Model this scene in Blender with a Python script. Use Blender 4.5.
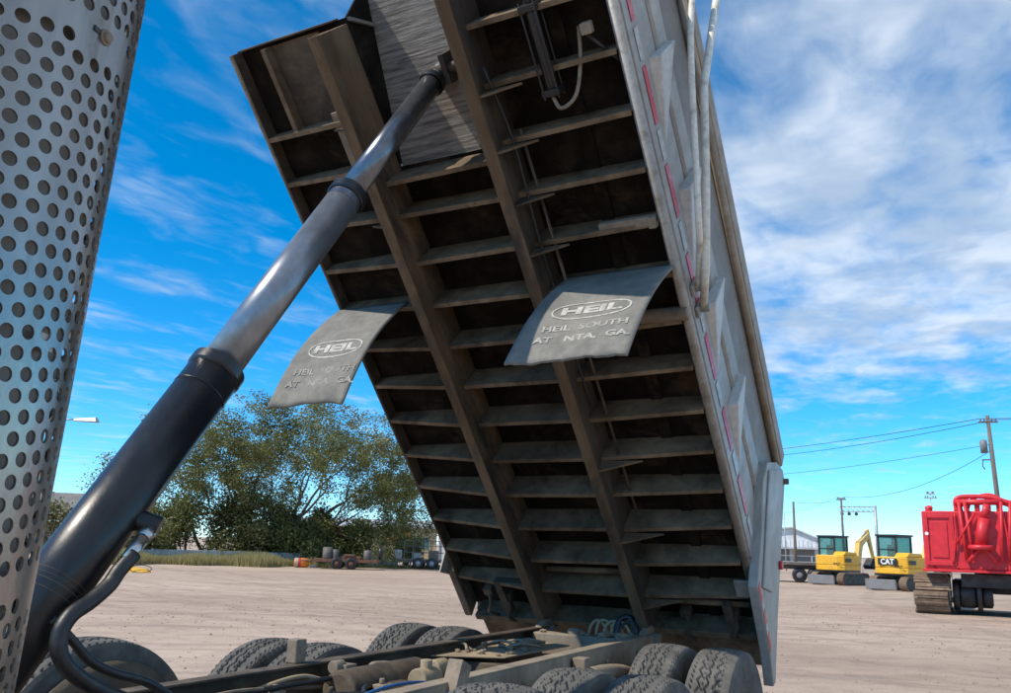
import bpy, bmesh, math, random
import numpy as np
from mathutils import Vector, Matrix, Euler
random.seed(7); np.random.seed(7)
R = math.radians
for o in list(bpy.data.objects): bpy.data.objects.remove(o)
S = bpy.context.scene
col = S.collection

# ------------------------------------------------------------------ camera
cd = bpy.data.cameras.new('camera'); cam = bpy.data.objects.new('camera', cd); col.objects.link(cam)
cd.sensor_width = 36.0; cd.lens = 854.13/1011*36; cd.shift_y = (359.6-346.5)/1011
cd.clip_start = .05; cd.clip_end = 6000
yaw, pitch, roll = R(28.4854), R(12.2995), R(1.7339)
fw = Vector((-math.sin(yaw)*math.cos(pitch), math.cos(yaw)*math.cos(pitch), math.sin(pitch)))
rt = Vector((math.cos(yaw), math.sin(yaw), 0)); up = rt.cross(fw)
rt2 = rt*math.cos(roll)+up*math.sin(roll); up2 = up*math.cos(roll)-rt*math.sin(roll)
M = Matrix((rt2, up2, -fw)).transposed().to_4x4(); M.translation = Vector((2.3953, -6.03, 1.5777))
cam.matrix_world = M
S.camera = cam

# ------------------------------------------------------------------ light
SUN = Vector((-.42, -.50, .76)).normalized()
el = math.asin(SUN.z); az = math.atan2(SUN.x, SUN.y)
sd = bpy.data.lights.new('sun', 'SUN'); sd.energy = 3.3; sd.angle = R(.6); sd.color = (1, .91, .78)
so = bpy.data.objects.new('sun', sd); col.objects.link(so); so.rotation_euler = (-SUN).to_track_quat('-Z', 'Y').to_euler(); so.location = (-20, -25, 40)
S.view_settings.view_transform = 'Standard'; S.view_settings.look = 'None'; S.view_settings.gamma = 1
S.view_settings.use_curve_mapping = False
S.view_settings.exposure = .60

W = bpy.data.worlds.new('World'); S.world = W; W.use_nodes = True
wt = W.node_tree; wt.nodes.clear()
def wn(t, **k):
    n = wt.nodes.new(t)
    for a, b in k.items():
        if a in ('operation', 'blend_type', 'data_type', 'sky_type', 'noise_dimensions', 'interpolation_type'): setattr(n, a, b)
    return n
def wl(a, b): wt.links.new(a, b)
sky = wn('ShaderNodeTexSky', sky_type='NISHITA'); sky.sun_disc = False; sky.sun_elevation = el; sky.sun_rotation = az
sky.air_density = .72; sky.dust_density = .05; sky.ozone_density = 2.2; sky.altitude = 900
hs = wn('ShaderNodeHueSaturation'); hs.inputs['Saturation'].default_value = 1.29; hs.inputs['Hue'].default_value = .490; hs.inputs['Value'].default_value = 1.0
tint = wn('ShaderNodeMix', data_type='RGBA', blend_type='MULTIPLY'); tint.inputs['Factor'].default_value = 1; tint.inputs['B'].default_value = (.80, .955, 1.08, 1); wl(sky.outputs[0], tint.inputs['A']); wl(tint.outputs['Result'], hs.inputs['Color'])
tc = wn('ShaderNodeTexCoord'); sx = wn('ShaderNodeSeparateXYZ'); wl(tc.outputs['Generated'], sx.inputs[0])
def mth(op, a, b=None, c=None, clamp=False):
    n = wn('ShaderNodeMath', operation=op); n.use_clamp = clamp
    for i, v in enumerate((a, b, c)):
        if v is None: continue
        if isinstance(v, (int, float)): n.inputs[i].default_value = v
        else: wl(v, n.inputs[i])
    return n.outputs[0]
zc = mth('MAXIMUM', sx.outputs[2], .03)
pxn = mth('DIVIDE', sx.outputs[0], zc); pyn = mth('DIVIDE', sx.outputs[1], zc)
cv = wn('ShaderNodeCombineXYZ'); wl(pxn, cv.inputs[0]); wl(pyn, cv.inputs[1])
def noise(scale, detail, rough, dist, vec, off=(0, 0, 0), sc=(1, 1, 1), rot=0):
    mp = wn('ShaderNodeMapping'); mp.inputs['Location'].default_value = off; mp.inputs['Scale'].default_value = sc; mp.inputs['Rotation'].default_value = (0, 0, rot)
    wl(vec, mp.inputs[0])
    n = wn('ShaderNodeTexNoise'); n.inputs['Scale'].default_value = scale; n.inputs['Detail'].default_value = detail
    n.inputs['Roughness'].default_value = rough; n.inputs['Distortion'].default_value = dist
    wl(mp.outputs[0], n.inputs['Vector']); return n.outputs['Fac']
def ramp01(v, lo, hi):
    n = wn('ShaderNodeMapRange', interpolation_type='SMOOTHSTEP'); n.inputs[1].default_value = lo; n.inputs[2].default_value = hi
    wl(v, n.inputs[0]); return n.outputs[0]
big = noise(.55, 3, .5, .3, cv.outputs[0], off=(3.1, 1.7, 0))
mid = noise(2.3, 5, .50, .45, cv.outputs[0], off=(.4, 2.2, 0), sc=(1.35, .75, 1), rot=.5)
fine = noise(6.5, 4, .52, .6, cv.outputs[0], off=(8, 2.2, 0), sc=(1.4, .75, 1), rot=.9)
# a bank of high cloud lies over the right-hand half of the sky and thins out low down and to the left
bank = mth('ADD', pxn, mth('MULTIPLY', pyn, .5))
bankm = ramp01(bank, -1.1, .9)
rr = mth('SQRT', mth('ADD', mth('MULTIPLY', pxn, pxn), mth('MULTIPLY', pyn, pyn)))
lowm = mth('SUBTRACT', 1.0, ramp01(rr, 3.6, 6.6))
cover = mth('MULTIPLY', bankm, lowm)
dens = mth('ADD', mth('ADD', mth('MULTIPLY', mid, .72), mth('MULTIPLY', fine, .34)), mth('MULTIPLY', big, .24))
thr = mth('ADD', dens, mth('MULTIPLY', cover, .30))
cl = mth('MULTIPLY', ramp01(thr, .60, 1.10), .88)
hzf = mth('SUBTRACT', 1.0, ramp01(sx.outputs[2], -.02, .16))
cmix = wn('ShaderNodeMix', data_type='RGBA'); wl(cl, cmix.inputs['Factor']); wl(hs.outputs[0], cmix.inputs['A'])
shade = noise(1.7, 4, .55, .3, cv.outputs[0], off=(5, 7.2, 0))
ccol = wn('ShaderNodeMix', data_type='RGBA'); wl(ramp01(shade, .38, .62), ccol.inputs['Factor'])
ccol.inputs['A'].default_value = (2.35, 2.95, 3.8, 1); ccol.inputs['B'].default_value = (3.9, 4.35, 4.9, 1)
wl(ccol.outputs['Result'], cmix.inputs['B'])
bg = wn('ShaderNodeBackground'); bg.inputs['Strength'].default_value = .14
wo = wn('ShaderNodeOutputWorld'); wl(cmix.outputs['Result'], bg.inputs[0]); wl(bg.outputs[0], wo.inputs[0])

# ------------------------------------------------------------------ materials
MATS = {}
def mat(name, base, rough=.6, metal=0, second=None, fac=(.45, .65), scale=6, detail=6, bump=.0, bscale=40, third=None, tfac=(.6, .72), tscale=2.5,
        stretch=(1, 1, 1), rot=(0, 0, 0), rvar=.12, rand=0, spec=.5, coat=0):
    m = bpy.data.materials.new(name); m.use_nodes = True; nt = m.node_tree; b = nt.nodes['Principled BSDF']
    def N(t): return nt.nodes.new(t)
    L = nt.links.new
    tc = N('ShaderNodeTexCoord'); mp = N('ShaderNodeMapping'); L(tc.outputs['Object'], mp.inputs[0])
    mp.inputs['Scale'].default_value = stretch; mp.inputs['Rotation'].default_value = rot
    oi = N('ShaderNodeObjectInfo')
    va = N('ShaderNodeVectorMath'); va.operation = 'ADD'
    vs = N('ShaderNodeVectorMath'); vs.operation = 'SCALE'; cx = N('ShaderNodeCombineXYZ')
    L(oi.outputs['Random'], cx.inputs[0]); L(oi.outputs['Random'], cx.inputs[1]); L(oi.outputs['Random'], cx.inputs[2]); L(cx.outputs[0], vs.inputs[0]); vs.inputs['Scale'].default_value = 37.0
    L(mp.outputs[0], va.inputs[0]); L(vs.outputs[0], va.inputs[1])
    vec = va.outputs[0]
    def noi(sc, de=6, ro=.6, di=.2):
        n = N('ShaderNodeTexNoise'); n.inputs['Scale'].default_value = sc; n.inputs['Detail'].default_value = de; n.inputs['Roughness'].default_value = ro
        n.inputs['Distortion'].default_value = di; L(vec, n.inputs['Vector']); return n.outputs['Fac']
    def rng(v, lo, hi, a=0, c=1):
        n = N('ShaderNodeMapRange'); n.inputs[1].default_value = lo; n.inputs[2].default_value = hi; n.inputs[3].default_value = a; n.inputs[4].default_value = c; L(v, n.inputs[0]); return n.outputs[0]
    def mixc(f, a, c):
        n = N('ShaderNodeMix'); n.data_type = 'RGBA'; L(f, n.inputs['Factor'])
        if isinstance(a, tuple): n.inputs['A'].default_value = (*a, 1)
        else: L(a, n.inputs['A'])
        if isinstance(c, tuple): n.inputs['B'].default_value = (*c, 1)
        else: L(c, n.inputs['B'])
        return n.outputs['Result']
    cur = base
    if second is not None: cur = mixc(rng(noi(scale, detail, .62, .3), *fac), cur, second)
    if third is not None: cur = mixc(rng(noi(tscale, 8, .68, .5), *tfac), cur, third)
    if not isinstance(cur, tuple):
        # slight tone breakup
        hv = N('ShaderNodeHueSaturation'); L(cur, hv.inputs['Color']); L(rng(noi(scale*4.3, 4), .3, .7, .86, 1.14), hv.inputs['Value']); cur = hv.outputs[0]
    if rand:
        hv = N('ShaderNodeHueSaturation')
        if isinstance(cur, tuple): hv.inputs['Color'].default_value = (*cur, 1)
        else: L(cur, hv.inputs['Color'])
        L(rng(oi.outputs['Random'], 0, 1, 1-rand, 1+rand), hv.inputs['Value']); cur = hv.outputs[0]
    if isinstance(cur, tuple): b.inputs['Base Color'].default_value = (*cur, 1)
    else: L(cur, b.inputs['Base Color'])
    L(rng(noi(scale*1.7, 5), .3, .7, max(0.02, rough-rvar), min(1, rough+rvar)), b.inputs['Roughness'])
    b.inputs['Metallic'].default_value = metal; b.inputs['Specular IOR Level'].default_value = spec; b.inputs['Coat Weight'].default_value = coat
    if bump:
        bp = N('ShaderNodeBump'); bp.inputs['Strength'].default_value = 1; bp.inputs['Distance'].default_value = bump; L(noi(bscale, 5, .65), bp.inputs['Height']); L(bp.outputs[0], b.inputs['Normal'])
    MATS[name] = m; return m
DUST = (.20, .155, .115)
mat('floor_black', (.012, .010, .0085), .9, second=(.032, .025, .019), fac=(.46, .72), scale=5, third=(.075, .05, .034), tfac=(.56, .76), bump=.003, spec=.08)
mat('steel_dusty', (.092, .064, .042), .85, second=(.24, .17, .108), fac=(.34, .66), scale=4, third=(.035, .027, .021), tfac=(.54, .74), tscale=3, bump=.004, spec=.15)
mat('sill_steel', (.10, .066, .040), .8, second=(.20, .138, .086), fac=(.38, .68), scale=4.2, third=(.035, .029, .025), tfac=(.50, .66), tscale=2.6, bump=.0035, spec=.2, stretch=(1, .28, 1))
mat('arm_cream', (.72, .69, .60), .5, second=(.42, .38, .31), fac=(.5, .72), scale=9, third=(.16, .11, .07), tfac=(.66, .76), tscale=8, bump=.001)
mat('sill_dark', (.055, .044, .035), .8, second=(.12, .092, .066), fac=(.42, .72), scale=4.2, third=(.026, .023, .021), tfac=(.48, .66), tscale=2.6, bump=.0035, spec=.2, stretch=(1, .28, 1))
mat('rail_grey', (.34, .32, .29), .5, metal=.25, second=(.22, .18, .14), fac=(.5, .72), scale=9, third=(.12, .085, .055), tfac=(.6, .74), tscale=5, bump=.0015)
mat('side_silver', (.35, .335, .305), .5, metal=.1, second=(.26, .24, .21), fac=(.42, .72), scale=4, third=(.25, .2, .16), tfac=(.63, .8), tscale=3, bump=.0012, stretch=(1, 1, .35))
mat('side_panel', (.215, .195, .17), .6, metal=.0, second=(.165, .148, .128), fac=(.4, .72), scale=3, third=(.14, .12, .10), tfac=(.66, .85), tscale=2.2, bump=.001)
mat('rib_paint', (.52, .51, .48), .5, metal=0, second=(.42, .405, .375), fac=(.45, .75), scale=6, bump=.001)
mat('top_rail', (.33, .28, .22), .6, metal=.2, second=(.24, .17, .11), fac=(.42, .7), scale=5, third=(.42, .4, .36), tfac=(.6, .75), bump=.002)
mat('red_tape', (.55, .02, .05), .35, second=(.38, .05, .06), fac=(.45, .7), scale=25, third=(.5, .42, .4), tfac=(.58, .68), tscale=22)
mat('white_tape', (.46, .455, .43), .4, second=(.33, .31, .28), fac=(.42, .66), scale=14)
mat('rubber_flap', (.15, .145, .13), .8, second=(.215, .205, .18), fac=(.38, .68), scale=4.5, third=(.265, .24, .195), tfac=(.54, .78), tscale=2.4, bump=.004, bscale=14, spec=.3)
mat('flap_print', (.52, .50, .45), .8, second=(.32, .31, .27), fac=(.38, .62), scale=26, third=(.23, .22, .19), tfac=(.54, .68), tscale=18)
mat('flap_print_dim', (.40, .385, .34), .8, second=(.26, .25, .215), fac=(.38, .60), scale=26)
mat('flap_print_worn', (.33, .31, .275), .8, second=(.20, .19, .165), fac=(.38, .55), scale=24)
mat('hoist_black', (.008, .009, .011), .34, second=(.022, .022, .024), fac=(.4, .7), scale=4, third=(.06, .058, .055), tfac=(.66, .8), tscale=7, bump=.0006, bscale=60, rvar=.08, stretch=(1, 1, .3))
mat('hoist_steel', (.27, .285, .31), .32, metal=.7, second=(.22, .23, .245), fac=(.35, .75), scale=5, stretch=(1, 1, .6), rvar=.04)
mat('hoist_steel_dark', (.12, .13, .15), .28, metal=.85, second=(.22, .225, .24), fac=(.35, .75), scale=5, stretch=(1, 1, .6), rvar=.04)
mat('rubber_hose', (.015, .015, .016), .45, second=(.04, .038, .036), fac=(.5, .75), scale=14, bump=.0008, bscale=120)
mat('fitting', (.55, .55, .53), .28, metal=.9, second=(.4, .38, .34), fac=(.4, .7), scale=20)
mat('stack_metal', (.40, .37, .335), .27, metal=.88, second=(.28, .26, .238), fac=(.40, .66), scale=7, third=(.15, .135, .12), tfac=(.56, .74), tscale=14, bump=.0005, bscale=70, stretch=(1, 1, .3), rvar=.1)
mat('stack_pipe', (.40, .375, .34), .6, metal=.2, second=(.28, .25, .215), fac=(.4, .7), scale=8)
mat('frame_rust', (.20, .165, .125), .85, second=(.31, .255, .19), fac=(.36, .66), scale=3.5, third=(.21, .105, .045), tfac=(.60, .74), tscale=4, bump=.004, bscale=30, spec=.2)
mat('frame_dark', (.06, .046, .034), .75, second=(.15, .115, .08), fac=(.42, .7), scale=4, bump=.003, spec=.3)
mat('tyre_rubber', (.072, .070, .066), .85, second=(.145, .136, .12), fac=(.36, .68), scale=7, third=(.15, .132, .108), tfac=(.62, .8), tscale=5, bump=.0015, bscale=60, spec=.25)
mat('rim_dust', (.13, .095, .06), .75, second=(.07, .055, .04), fac=(.4, .66), scale=6, bump=.002)
mat('clod', (.22, .165, .115), .95, second=(.31, .24, .165), scale=14, bump=.006, rand=.2)
mat('doghouse', (.30, .27, .235), .85, second=(.115, .10, .086), fac=(.40, .64), scale=5.5, third=(.38, .355, .32), tfac=(.6, .75), tscale=3, bump=.010, bscale=7, stretch=(.7, 9, 9))
mat('bracket_tan', (.24, .19, .14), .8, second=(.16, .125, .09), scale=8, bump=.002)
mat('blue_hose', (.03, .13, .33), .4)
mat('air_tan', (.34, .26, .16), .7, second=(.24, .19, .13), scale=6)
mat('crane_red', (.64, .022, .034), .48, second=(.50, .018, .028), fac=(.38, .68), scale=2.2, third=(.30, .05, .045), tfac=(.60, .78), tscale=3.5, bump=.001)
mat('crane_black', (.022, .022, .024), .6, second=(.06, .055, .05), scale=4)
mat('track_shoe', (.17, .11, .07), .8, second=(.27, .19, .125), scale=5, bump=.004, rand=.12)
mat('yellow', (.78, .42, .025), .42, second=(.68, .37, .04), scale=3, third=(.4, .28, .12), tfac=(.66, .8))
mat('yellow_pale', (.72, .50, .14), .55, second=(.55, .4, .16), scale=3)
mat('cab_black', (.018, .018, .02), .4)
mat('blade_grey', (.19, .195, .21), .6, second=(.17, .15, .13), scale=4)
mat('cat_white', (.8, .8, .78), .5)
mat('deck_wood', (.25, .20, .15), .85, second=(.16, .13, .1), scale=4, stretch=(1, 6, 1))
mat('trailer_steel', (.10, .095, .09), .7, second=(.17, .13, .1), scale=4)
mat('rust', (.19, .085, .045), .85, second=(.11, .06, .04), scale=4, bump=.003)
mat('galv', (.40, .41, .42), .5, metal=.4, second=(.31, .31, .31), scale=4)
mat('shed_white', (.62, .63, .64), .6, second=(.54, .54, .54), scale=.5)
mat('shed_roof', (.50, .52, .54), .5, metal=.3, second=(.42, .43, .44), scale=.6)
mat('tan_wall', (.46, .36, .20), .8, second=(.40, .31, .18), scale=.8)
mat('orange', (.80, .25, .02), .5, second=(.65, .2, .03), scale=6)
mat('roof_grey', (.15, .145, .14), .85, second=(.21, .20, .19), scale=2, bump=.01)
mat('brick_tan', (.33, .27, .22), .85, second=(.26, .21, .17), scale=3)
mat('trim_white', (.6, .6, .58), .6)
mat('pole_wood', (.13, .105, .085), .9, second=(.19, .16, .13), scale=3, stretch=(4, 4, .4), bump=.004)
mat('wire', (.02, .02, .022), .6)
mat('concrete', (.50, .48, .44), .9, second=(.40, .38, .34), scale=2.5, bump=.004)
mat('bark', (.085, .068, .05), .95, second=(.15, .125, .10), scale=5, bump=.02, bscale=12)
def leafmat(name, base, second):
    m = bpy.data.materials.new(name); m.use_nodes = True; nt = m.node_tree; L = nt.links.new
    b = nt.nodes['Principled BSDF']; at = nt.nodes.new('ShaderNodeAttribute'); at.attribute_name = 'leafvar'
    mx = nt.nodes.new('ShaderNodeMix'); mx.data_type = 'RGBA'; mx.inputs['A'].default_value = (*base, 1); mx.inputs['B'].default_value = (*second, 1)
    L(at.outputs['Fac'], mx.inputs['Factor']); L(mx.outputs['Result'], b.inputs['Base Color']); b.inputs['Roughness'].default_value = .6; b.inputs['Specular IOR Level'].default_value = .25
    tr = nt.nodes.new('ShaderNodeBsdfTranslucent'); L(mx.outputs['Result'], tr.inputs[0]); ms = nt.nodes.new('ShaderNodeMixShader'); ms.inputs[0].default_value = .3
    L(b.outputs[0], ms.inputs[1]); L(tr.outputs[0], ms.inputs[2]); L(ms.outputs[0], nt.nodes['Material Output'].inputs[0]); MATS[name] = m
leafmat('leaf_olive', (.105, .115, .038), (.25, .245, .085))
leafmat('leaf_dark', (.10, .105, .038), (.22, .205, .075))
leafmat('leaf_light', (.12, .135, .04), (.27, .255, .09))
leafmat('leaf_brown', (.11, .07, .028), (.17, .12, .045))
leafmat('grass_dry', (.26, .235, .09), (.50, .43, .22))
leafmat('weed', (.10, .11, .035), (.2, .2, .08))
def glassmat():
    m = bpy.data.materials.new('glass_teal'); m.use_nodes = True; b = m.node_tree.nodes['Principled BSDF']
    b.inputs['Base Color'].default_value = (.30, .52, .52, 1); b.inputs['Roughness'].default_value = .04; b.inputs['Metallic'].default_value = .0; b.inputs['Transmission Weight'].default_value = .8; b.inputs['IOR'].default_value = 1.1
    MATS['glass_teal'] = m
glassmat()

# ground
def groundmat():
    m = bpy.data.materials.new('dirt'); m.use_nodes = True; nt = m.node_tree; L = nt.links.new; b = nt.nodes['Principled BSDF']
    def N(t): return nt.nodes.new(t)
    tc = N('ShaderNodeTexCoord')
    def noi(sc, de, ro, di, stretch=(1, 1, 1), rot=0, off=(0, 0, 0)):
        mp0 = N('ShaderNodeMapping'); mp0.inputs['Rotation'].default_value = (0, 0, rot); mp0.inputs['Location'].default_value = off; L(tc.outputs['Object'], mp0.inputs[0])
        wpn = N('ShaderNodeTexNoise'); wpn.inputs['Scale'].default_value = .045; wpn.inputs['Detail'].default_value = 2; L(tc.outputs['Object'], wpn.inputs['Vector'])
        wsc = N('ShaderNodeVectorMath'); wsc.operation = 'SCALE'; wsc.inputs['Scale'].default_value = 9.0 if stretch != (1, 1, 1) else 0; L(wpn.outputs['Color'], wsc.inputs[0])
        wad = N('ShaderNodeVectorMath'); wad.operation = 'ADD'; L(mp0.outputs[0], wad.inputs[0]); L(wsc.outputs[0], wad.inputs[1])
        mp = N('ShaderNodeMapping'); mp.inputs['Scale'].default_value = stretch; L(wad.outputs[0], mp.inputs[0])
        n = N('ShaderNodeTexNoise'); n.inputs['Scale'].default_value = sc; n.inputs['Detail'].default_value = de; n.inputs['Roughness'].default_value = ro; n.inputs['Distortion'].default_value = di
        L(mp.outputs[0], n.inputs['Vector']); return n.outputs['Fac']
    def rng(v, lo, hi, a=0, c=1):
        n = N('ShaderNodeMapRange'); n.inputs[1].default_value = lo; n.inputs[2].default_value = hi; n.inputs[3].default_value = a; n.inputs[4].default_value = c; L(v, n.inputs[0]); return n.outputs[0]
    def mx(f, a, c):
        n = N('ShaderNodeMix'); n.data_type = 'RGBA'; L(f, n.inputs['Factor'])
        for k, v in (('A', a), ('B', c)):
            if isinstance(v, tuple): n.inputs[k].default_value = (*v, 1)
            else: L(v, n.inputs[k])
        return n.outputs['Result']
    c = mx(rng(noi(.12, 6, .6, .3), .35, .65), (.42, .315, .24), (.52, .405, .32))
    ruts = noi(1.0, 7, .62, .25, (.07, .8, 1), -R(22)); c = mx(rng(ruts, .54, .66, 0, .55), c, (.22, .165, .13))
    ruts2 = noi(1.0, 6, .6, .2, (.12, 2.4, 1), -R(36), (3, 9, 0)); c = mx(rng(ruts2, .52, .66, 0, .4), c, (.215, .165, .13))
    pat = noi(.05, 5, .6, .6, (1, 1, 1), 0, (50, 20, 0)); c = mx(rng(pat, .5, .66, 0, .7), c, (.285, .205, .16))
    sxy = N('ShaderNodeSeparateXYZ'); L(tc.outputs['Object'], sxy.inputs[0])
    trk = None; brk = noi(1.3, 5, .7, .3)
    wob = noi(.25, 3, .5, .2, off=(7, 1, 0))
    for (cx_, cy_, rad_) in ((-20, 75, 62.0), (-20, 75, 63.9), (-20, 75, 58.4), (-20, 75, 60.2), (30, -40, 70.5), (30, -40, 72.4), (-60, 60, 66.0), (-60, 60, 67.9), (10, 90, 82.0), (10, 90, 83.9), (10, 90, 76.5), (10, 90, 78.4), (60, 40, 60.0), (60, 40, 61.9), (-5, 60, 51.5), (-5, 60, 53.3)):
        vd = N('ShaderNodeVectorMath'); vd.operation = 'DISTANCE'; L(tc.outputs['Object'], vd.inputs[0]); vd.inputs[1].default_value = (cx_, cy_, 0)
        w1 = N('ShaderNodeMath'); w1.operation = 'MULTIPLY_ADD'; L(wob, w1.inputs[0]); w1.inputs[1].default_value = 1.6; L(vd.outputs['Value'], w1.inputs[2])
        w2 = N('ShaderNodeMath'); w2.operation = 'SUBTRACT'; L(w1.outputs[0], w2.inputs[0]); w2.inputs[1].default_value = rad_+.8
        w3 = N('ShaderNodeMath'); w3.operation = 'ABSOLUTE'; L(w2.outputs[0], w3.inputs[0])
        mk = rng(w3.outputs[0], .10, .34, 1, 0)
        if trk is None: trk = mk
        else:
            mxn = N('ShaderNodeMath'); mxn.operation = 'MAXIMUM'; L(trk, mxn.inputs[0]); L(mk, mxn.inputs[1]); trk = mxn.outputs[0]
    tb = N('ShaderNodeMath'); tb.operation = 'MULTIPLY'; L(trk, tb.inputs[0]); L(rng(brk, .40, .66, 0, .5), tb.inputs[1]); trk = tb.outputs[0]
    c = mx(trk, c, (.20, .148, .112))
    mot = noi(1.6, 8, .72, .4, off=(2, 5, 0)); c = mx(rng(mot, .46, .66, 0, .55), c, (.27, .20, .155))
    gr = noi(38, 4, .7, 0); c = mx(rng(gr, .52, .72, 0, .7), c, (.19, .155, .13))
    gr2 = noi(60, 3, .7, 0, off=(4, 4, 4)); c = mx(rng(gr2, .55, .72, 0, .6), c, (.52, .46, .40))
    L(c, b.inputs['Base Color']); b.inputs['Roughness'].default_value = .95; b.inputs['Specular IOR Level'].default_value = .15
    add = N('ShaderNodeMath'); add.operation = 'MULTIPLY_ADD'; L(ruts, add.inputs[0]); add.inputs[1].default_value = -2.0
    gsc = N('ShaderNodeMath'); gsc.operation = 'MULTIPLY'; L(gr, gsc.inputs[0]); gsc.inputs[1].default_value = .25; L(gsc.outputs[0], add.inputs[2])
    add2 = N('ShaderNodeMath'); add2.operation = 'MULTIPLY_ADD'; L(ruts2, add2.inputs[0]); add2.inputs[1].default_value = -1.0; L(add.outputs[0], add2.inputs[2])
    add3 = N('ShaderNodeMath'); add3.operation = 'MULTIPLY_ADD'; L(trk, add3.inputs[0]); add3.inputs[1].default_value = -1.2; L(add2.outputs[0], add3.inputs[2]); add2 = add3
    bp = N('ShaderNodeBump'); bp.inputs['Strength'].default_value = 1; bp.inputs['Distance'].default_value = .06; L(add2.outputs[0], bp.inputs['Height']); L(bp.outputs[0], b.inputs['Normal'])
    MATS['dirt'] = m
groundmat()

# ------------------------------------------------------------------ mesh helpers
class MB:
    def __init__(s): s.v = []; s.f = []; s.sm = []
    def add(s, vs, fs, smooth=False):
        b = len(s.v); s.v += [tuple(v) for v in vs]; s.f += [tuple(b+i for i in f) for f in fs]; s.sm += [smooth]*len(fs); return s
    def box(s, lo, hi, mtx=None):
        x0, y0, z0 = lo; x1, y1, z1 = hi
        vs = [Vector(p) for p in ((x0, y0, z0), (x1, y0, z0), (x1, y1, z0), (x0, y1, z0), (x0, y0, z1), (x1, y0, z1), (x1, y1, z1), (x0, y1, z1))]
        if mtx is not None: vs = [mtx@v for v in vs]
        return s.add(vs, [(0, 3, 2, 1), (4, 5, 6, 7), (0, 1, 5, 4), (1, 2, 6, 5), (2, 3, 7, 6), (3, 0, 4, 7)])
    def hexa(s, pts):   # 8 points: bottom 4 ccw, top 4
        return s.add(pts, [(0, 3, 2, 1), (4, 5, 6, 7), (0, 1, 5, 4), (1, 2, 6, 5), (2, 3, 7, 6), (3, 0, 4, 7)])
    def prism(s, poly, axis, a, b):  # polygon in the two other axes
        n = len(poly)
        def P(p, t):
            return {'x': (t, p[0], p[1]), 'y': (p[0], t, p[1]), 'z': (p[0], p[1], t)}[axis]
        vs = [P(p, a) for p in poly]+[P(p, b) for p in poly]
        fs = [tuple(range(n))[::-1], tuple(range(n, 2*n))]+[(i, (i+1) % n, n+(i+1) % n, n+i) for i in range(n)]
        return s.add(vs, fs)
    def cyl(s, p0, p1, r0, r1=None, n=16, caps=True, smooth=True):
        r1 = r0 if r1 is None else r1; p0 = Vector(p0); p1 = Vector(p1); d = (p1-p0).normalized()
        a = d.orthogonal().normalized(); b = d.cross(a); vs = []
        for p, r in ((p0, r0), (p1, r1)):
            for i in range(n):
                t = 2*math.pi*i/n; vs.append(p+(a*math.cos(t)+b*math.sin(t))*r)
        base = len(s.v); s.add(vs, [(i, (i+1) % n, n+(i+1) % n, n+i) for i in range(n)], smooth)
        if caps: s.f += [tuple(base+i for i in range(n))[::-1], tuple(base+n+i for i in range(n))]; s.sm += [False, False]
        return s
    def tube(s, path, r, n=10, caps=True, smooth=True):
        P = [Vector(p) for p in path]; m = len(P); rs = r if isinstance(r, (list, tuple)) else [r]*m
        d = (P[1]-P[0]).normalized(); a = d.orthogonal().normalized(); vs = []
        for k in range(m):
            d = (P[min(k+1, m-1)]-P[max(k-1, 0)]).normalized(); a = (a-d*a.dot(d)).normalized(); b = d.cross(a)
            for i in range(n):
                t = 2*math.pi*i/n; vs.append(P[k]+(a*math.cos(t)+b*math.sin(t))*rs[k])
        base = len(s.v)
        s.add(vs, [(k*n+i, k*n+(i+1) % n, (k+1)*n+(i+1) % n, (k+1)*n+i) for k in range(m-1) for i in range(n)], smooth)
        if caps: s.f += [tuple(base+i for i in range(n))[::-1], tuple(base+(m-1)*n+i for i in range(n))]; s.sm += [False, False]
        return s
    def lathe(s, prof, n=32, axis='x', c=(0, 0, 0), smooth=True, close=False):
        vs = []; m = len(prof)
        for (t, r) in prof:
            for i in range(n):
                q = 2*math.pi*i/n; a, b = r*math.cos(q), r*math.sin(q)
                p = {'x': (t, a, b), 'y': (b, t, a), 'z': (a, b, t)}[axis]; vs.append((p[0]+c[0], p[1]+c[1], p[2]+c[2]))
        mm = m if close else m-1
        return s.add(vs, [(k*n+i, k*n+(i+1) % n, ((k+1) % m)*n+(i+1) % n, ((k+1) % m)*n+i) for k in range(mm) for i in range(n)], smooth)
    def build(s, name, m, parent=None, bevel=0):
        me = bpy.data.meshes.new(name); me.from_pydata(s.v, [], s.f); me.polygons.foreach_set('use_smooth', s.sm); me.update()
        bm = bmesh.new(); bm.from_mesh(me); bmesh.ops.recalc_face_normals(bm, faces=bm.faces); bm.to_mesh(me); bm.free()
        me.materials.append(MATS[m]); o = bpy.data.objects.new(name, me); col.objects.link(o)
        if parent is not None: o.parent = parent
        if bevel:
            bv = o.modifiers.new('bevel', 'BEVEL'); bv.width = bevel; bv.segments = 2; bv.limit_method = 'ANGLE'; bv.angle_limit = R(40)
        return o
def catmull(pts, k=6):
    P = [Vector(p) for p in pts]; out = []
    Q = [P[0]*2-P[1]]+P+[P[-1]*2-P[-2]]
    for i in range(1, len(Q)-2):
        for j in range(k):
            t = j/k; a, b, c, d = Q[i-1:i+3]
            out.append(.5*((2*b)+(c-a)*t+(2*a-5*b+4*c-d)*t*t+(3*b-a-3*c+d)*t**3))
    return out+[P[-1]]
def empty(name, loc=(0, 0, 0), rz=0):
    o = bpy.data.objects.new(name, None); col.objects.link(o); o.location = loc; o.rotation_euler = (0, 0, rz); o.empty_display_size = .2; return o
def tag(o, label, cat, group=None):
    o['label'] = label; o['category'] = cat
    if group: o['group'] = group
    return o
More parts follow.
